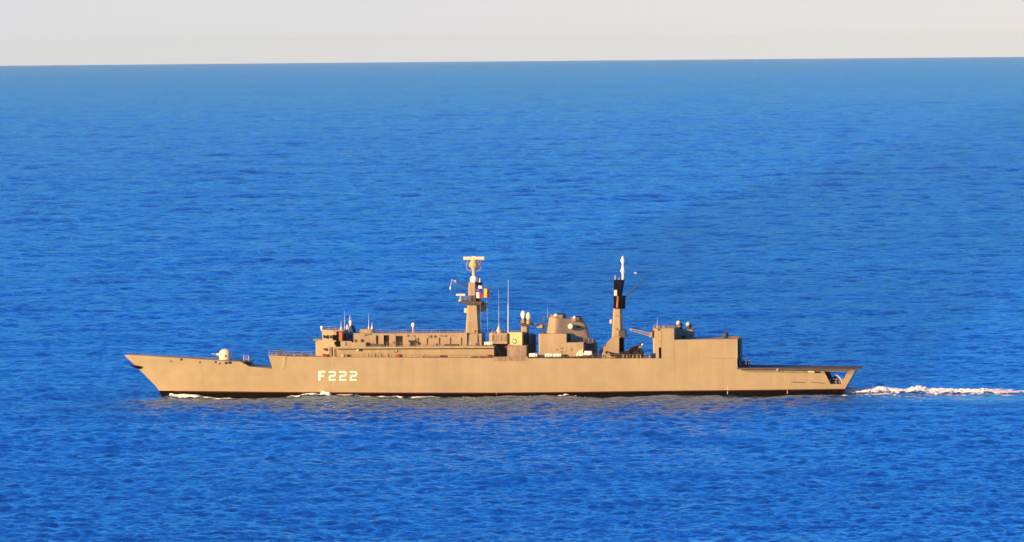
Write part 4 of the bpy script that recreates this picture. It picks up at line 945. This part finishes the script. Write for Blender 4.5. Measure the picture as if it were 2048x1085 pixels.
for s_ in (-1, 1):
    P = [(-0.12, 0.06*s_, 0.03), (-0.18, 0.40*s_, 0.16), (0.02, 0.85*s_, 0.10), (0.10, 0.85*s_, 0.09), (0.08, 0.40*s_, 0.13), (0.15, 0.06*s_, 0.02)]
    P2 = [(x, y, z-0.03) for x, y, z in P]; m = MB().add(P+P2, [(0, 1, 4, 5), (1, 2, 3, 4), (11, 10, 7, 6), (10, 9, 8, 7)] + [(i, i+6, (i+1) % 6+6, (i+1) % 6) for i in range(6)]); m.build('wing', 'bird_feather', br)

# ------------------------------------------------------------------ foam
mf = bpy.data.materials.new('foam_white'); mf.use_nodes = True; p = mf.node_tree.nodes['Principled BSDF']
p.inputs['Base Color'].default_value = (0.90, 0.98, 1.0, 1); p.inputs['Roughness'].default_value = 0.9; p.inputs['Specular IOR Level'].default_value = 0.2
M['foam_white'] = mf
cY, sY = math.cos(YAW), math.sin(YAW)
def sea_z(xl, yl):
    X_ = cY*xl - sY*yl; Y_ = sY*xl + cY*yl
    return wave(X_, Y_, np.full_like(X_, 0.55))*calm(X_, Y_) + hump(X_, Y_)
gp = rng.uniform(-1, 1, (256, 256))
def vnoise(x, y):
    xi = np.floor(x).astype(int); yi = np.floor(y).astype(int); fx = x-xi; fy = y-yi; fx = fx*fx*(3-2*fx); fy = fy*fy*(3-2*fy)
    g = lambda a, b: gp[a % 256, b % 256]
    return (g(xi, yi)*(1-fx)+g(xi+1, yi)*fx)*(1-fy)+(g(xi, yi+1)*(1-fx)+g(xi+1, yi+1)*fx)*fy
def fbm(x, y, o=4):
    s = 0; a = 1; t_ = 0
    for i in range(o): s = s+a*vnoise(x*2**i+17*i, y*2**i+31*i); t_ += a; a *= 0.6
    return s/t_
def foam_field(x0, x1, y0, y1, dx, dy, env):
    """heaps of foam on the water: env(x, y) -> height in metres and coverage 0..1"""
    xs = np.arange(x0, x1, dx); ys = np.arange(y0, y1, dy); X_, Y_ = np.meshgrid(xs, ys, indexing='ij')
    h, cov = env(X_, Y_)
    nn = fbm(X_*0.55, Y_*1.1); fine_ = fbm(X_*2.6+50, Y_*4.2, 3)
    keep = (cov + 0.6*nn + 0.45*fine_) > 0.50
    Z_ = sea_z(X_, Y_) + h*np.clip(0.62+0.55*nn+0.3*fine_, 0.08, 1.4) + 0.04
    idx = -np.ones(X_.shape, int); f = keep[:-1, :-1] & keep[1:, :-1] & keep[1:, 1:] & keep[:-1, 1:]
    use = np.zeros_like(keep); use[:-1, :-1] |= f; use[1:, :-1] |= f; use[1:, 1:] |= f; use[:-1, 1:] |= f
    idx[use] = np.arange(use.sum())
    # the rim of each patch dips into the water
    inner = np.ones_like(use); inner[1:, :] &= f_pad(f, 0); 
    V = np.stack([X_[use], Y_[use], Z_[use]], -1).tolist()
    a, b = np.nonzero(f); F = [(int(idx[i, j]), int(idx[i+1, j]), int(idx[i+1, j+1]), int(idx[i, j+1])) for i, j in zip(a, b)]
    return V, F
def f_pad(f, ax): return np.ones((f.shape[0], f.shape[1]+1), bool)
fo = MB()
def hullside(X_):
    return np.vectorize(lambda x: hb(float(x), 0.3))(X_[:, :1])*np.ones_like(X_)
patches = [ (452, 572, 0.10, 0.80, 0.7), (700, 816, 0.16, 0.95, 0.9), (880, 1112, 0.13, 0.85, 0.8), (1170, 1300, 0.06, 0.66, 0.5), # along the hull: start, end (photo u), foam height, coverage, extra width
    (326, 350, 0.25, 1.1, 1.2), (334, 406, 0.62, 1.35, 2.0), (385, 474, 0.34, 1.25, 1.7), (520, 545, .12, .8, .8), (562, 646, 0.36, 1.2, 1.2), (636, 664, 0.75, 1.35, 1.6), (658, 712, 0.26, 1.0, 1.0), (725, 740, .15, .7, .8),
    (790, 812, .2, .75, 1.0), (808, 890, 0.45, 1.2, 1.8), (940, 956, .12, .85, .7), (985, 1016, 0.22, 0.95, 0.8), (1020, 1050, .12, .75, .7), (1111, 1143, 0.75, 1.3, 1.0), (1146, 1156, .2, 1.0, .6), (1168, 1174, .15, .9, .5)]
def env_side(X_, Y_):
    d = -hullside(X_) - Y_        # distance outboard of the near side
    h = np.zeros_like(X_); c = np.zeros_like(X_)
    for ua, ub, hh, cc_, w_ in patches:
        a, b = L(ua, 790, -7).x, L(ub, 790, -7).x; t_ = (X_-a)/(b-a)
        e = np.clip(t_*4, 0, 1)*np.clip((1-t_)*4, 0, 1)*((t_ > 0) & (t_ < 1))
        g = np.exp(-((d-w_*0.7)/(w_*0.8))**2)
        h = np.maximum(h, hh*e*g); c = np.maximum(c, cc_*e*g)
    return h, c
V, F = foam_field(L(326, 790, 0).x, L(1310, 790, -7).x, -11.5, 0.2, 0.11, 0.16, env_side); fo.add(V, F, True)
o = fo.build('bow_foam', mf, fix=False); o.matrix_world = SHIP.copy(); tag(o, kind='stuff')
# stern wake: a churned ridge running aft from the transom
XS = S(1694, 787).x - 6.2
yr = S(1760, 789).y
print('wake', XS, yr, L(1706,785,yr).x)
def env_wake(X_, Y_):
    s = X_-XS
    w0 = np.clip(s/6, 0.45, 1)
    mid = yr + 1.2*np.sin(s/9.0) + 0.6*np.sin(s/3.7+1); w_ = 2.6+1.9*np.clip(s/12, 0, 1)+0.10*np.clip(s-30, 0, 80)
    g = np.exp(-((Y_-mid)/w_)**2)
    prof = np.interp(s, [0, 1.5, 5, 9, 14, 17, 18.6, 20.6, 23, 27, 30, 36, 50, 120, 300], [.6, .95, 1.25, 1.2, .9, .6, .55, 1.5, .55, .7, .62, .55, .45, .25, .1])
    covp = np.interp(s, [0, 1, 6, 12, 15, 17, 19, 22, 28, 40, 70, 150], [1.3, 1.7, 1.7, 1.5, 1.05, .95, 1.15, 1.0, 1.0, .92, .75, .55])
    # thin skirt of foam further out on the near side
    g2 = np.exp(-((Y_-(mid-4.0-0.03*s))/0.9)**2)*np.clip((s-2)/4, 0, 1)*np.exp(-s/60)
    return 1.05*prof*g + 0.03*g2, np.maximum(covp*g, 0.82*g2)
wf = MB(); V, F = foam_field(XS+0.2, XS+34, yr-14, yr+9, 0.10, 0.14, env_wake); wf.add(V, F, True)
V, F = foam_field(XS+34, XS+140, yr-16, yr+14, 0.35, 0.4, env_wake); wf.add(V, F, True)
def env_lace(X_, Y_):
    s = X_-XS; mid = yr-5 - 0.02*s
    c = np.exp(-((Y_-mid)/7.5)**2)*np.clip(s/4, 0, 1)*np.interp(s, [0, 20, 60, 140], [.50, .42, .34, .2])
    return 0.05*c, c + 0.55*fbm(X_*0.22+9, Y_*0.6+3)*(c > 0.08)
V, F = foam_field(XS+0.5, XS+60, yr-22, yr+9, 0.16, 0.22, env_lace); wf.add(V, F, True)
o = wf.build('wake_foam', mf, fix=False); o.matrix_world = SHIP.copy(); tag(o, kind='stuff')

# ------------------------------------------------------------------ thin exhaust drifting aft of the funnel
pts = [L(1122, 626, 0), L(1150, 606, 0), L(1195, 582, 0), L(1260, 548, 0), L(1340, 505, 0), L(1420, 462, 0)]; rr_ = [0.8, 2.2, 3.8, 5.2, 6.0, 5.0]
m = MB(); vs = []; n_ = 16
for i, (p, r) in enumerate(zip(pts, rr_)):
    d = (pts[min(i+1, 5)]-pts[max(i-1, 0)]).normalized(); a = Vector((0, 1, 0)); b = d.cross(a)
    for k in range(n_): t_ = 2*math.pi*k/n_; vs.append(p+(a*math.cos(t_)+b*math.sin(t_))*r*(1+0.15*math.sin(3*t_+i)))
m.add(vs, [(i*n_+k, i*n_+(k+1) % n_, (i+1)*n_+(k+1) % n_, (i+1)*n_+k) for i in range(5) for k in range(n_)] + [tuple(range(n_-1, -1, -1)), tuple(range(5*n_, 6*n_))], True)
msm = bpy.data.materials.new('exhaust_smoke'); msm.use_nodes = True; t = msm.node_tree; n = t.nodes; l = t.links; n.clear()
out = n.new('ShaderNodeOutputMaterial'); pv = n.new('ShaderNodeVolumePrincipled'); l.new(pv.outputs[0], out.inputs['Volume'])
pv.inputs['Color'].default_value = (0.03, 0.16, 0.60, 1); pv.inputs['Anisotropy'].default_value = 0.0
tcn = n.new('ShaderNodeTexCoord'); no = n.new('ShaderNodeTexNoise'); no.inputs['Scale'].default_value = 0.16; no.inputs['Detail'].default_value = 3
l.new(tcn.outputs['Object'], no.inputs['Vector']); q = n.new('ShaderNodeMapRange'); q.inputs['From Min'].default_value = 0.40; q.inputs['From Max'].default_value = 0.75
q.inputs['To Min'].default_value = 0.0; q.inputs['To Max'].default_value = 0.032; l.new(no.outputs[0], q.inputs['Value']); l.new(q.outputs[0], pv.inputs['Density'])
o = m.build('exhaust_smoke', msm); o.matrix_world = SHIP.copy(); tag(o, kind='stuff')
# ------------------------------------------------------------------ air: far water fades a little toward the horizon
hm = bpy.data.materials.new('haze_air'); hm.use_nodes = True; t = hm.node_tree; n = t.nodes; l = t.links; n.clear()
out = n.new('ShaderNodeOutputMaterial'); pv = n.new('ShaderNodeVolumePrincipled'); l.new(pv.outputs[0], out.inputs['Volume'])
pv.inputs['Color'].default_value = (0.66, 0.97, 1.0, 1); pv.inputs['Density'].default_value = 0.8e-5; pv.inputs['Anisotropy'].default_value = 0.0
o = MB().box(-31000, -32500, -4.0, 31000, 29500, 96.0).build('haze', hm); tag(o, kind='stuff')
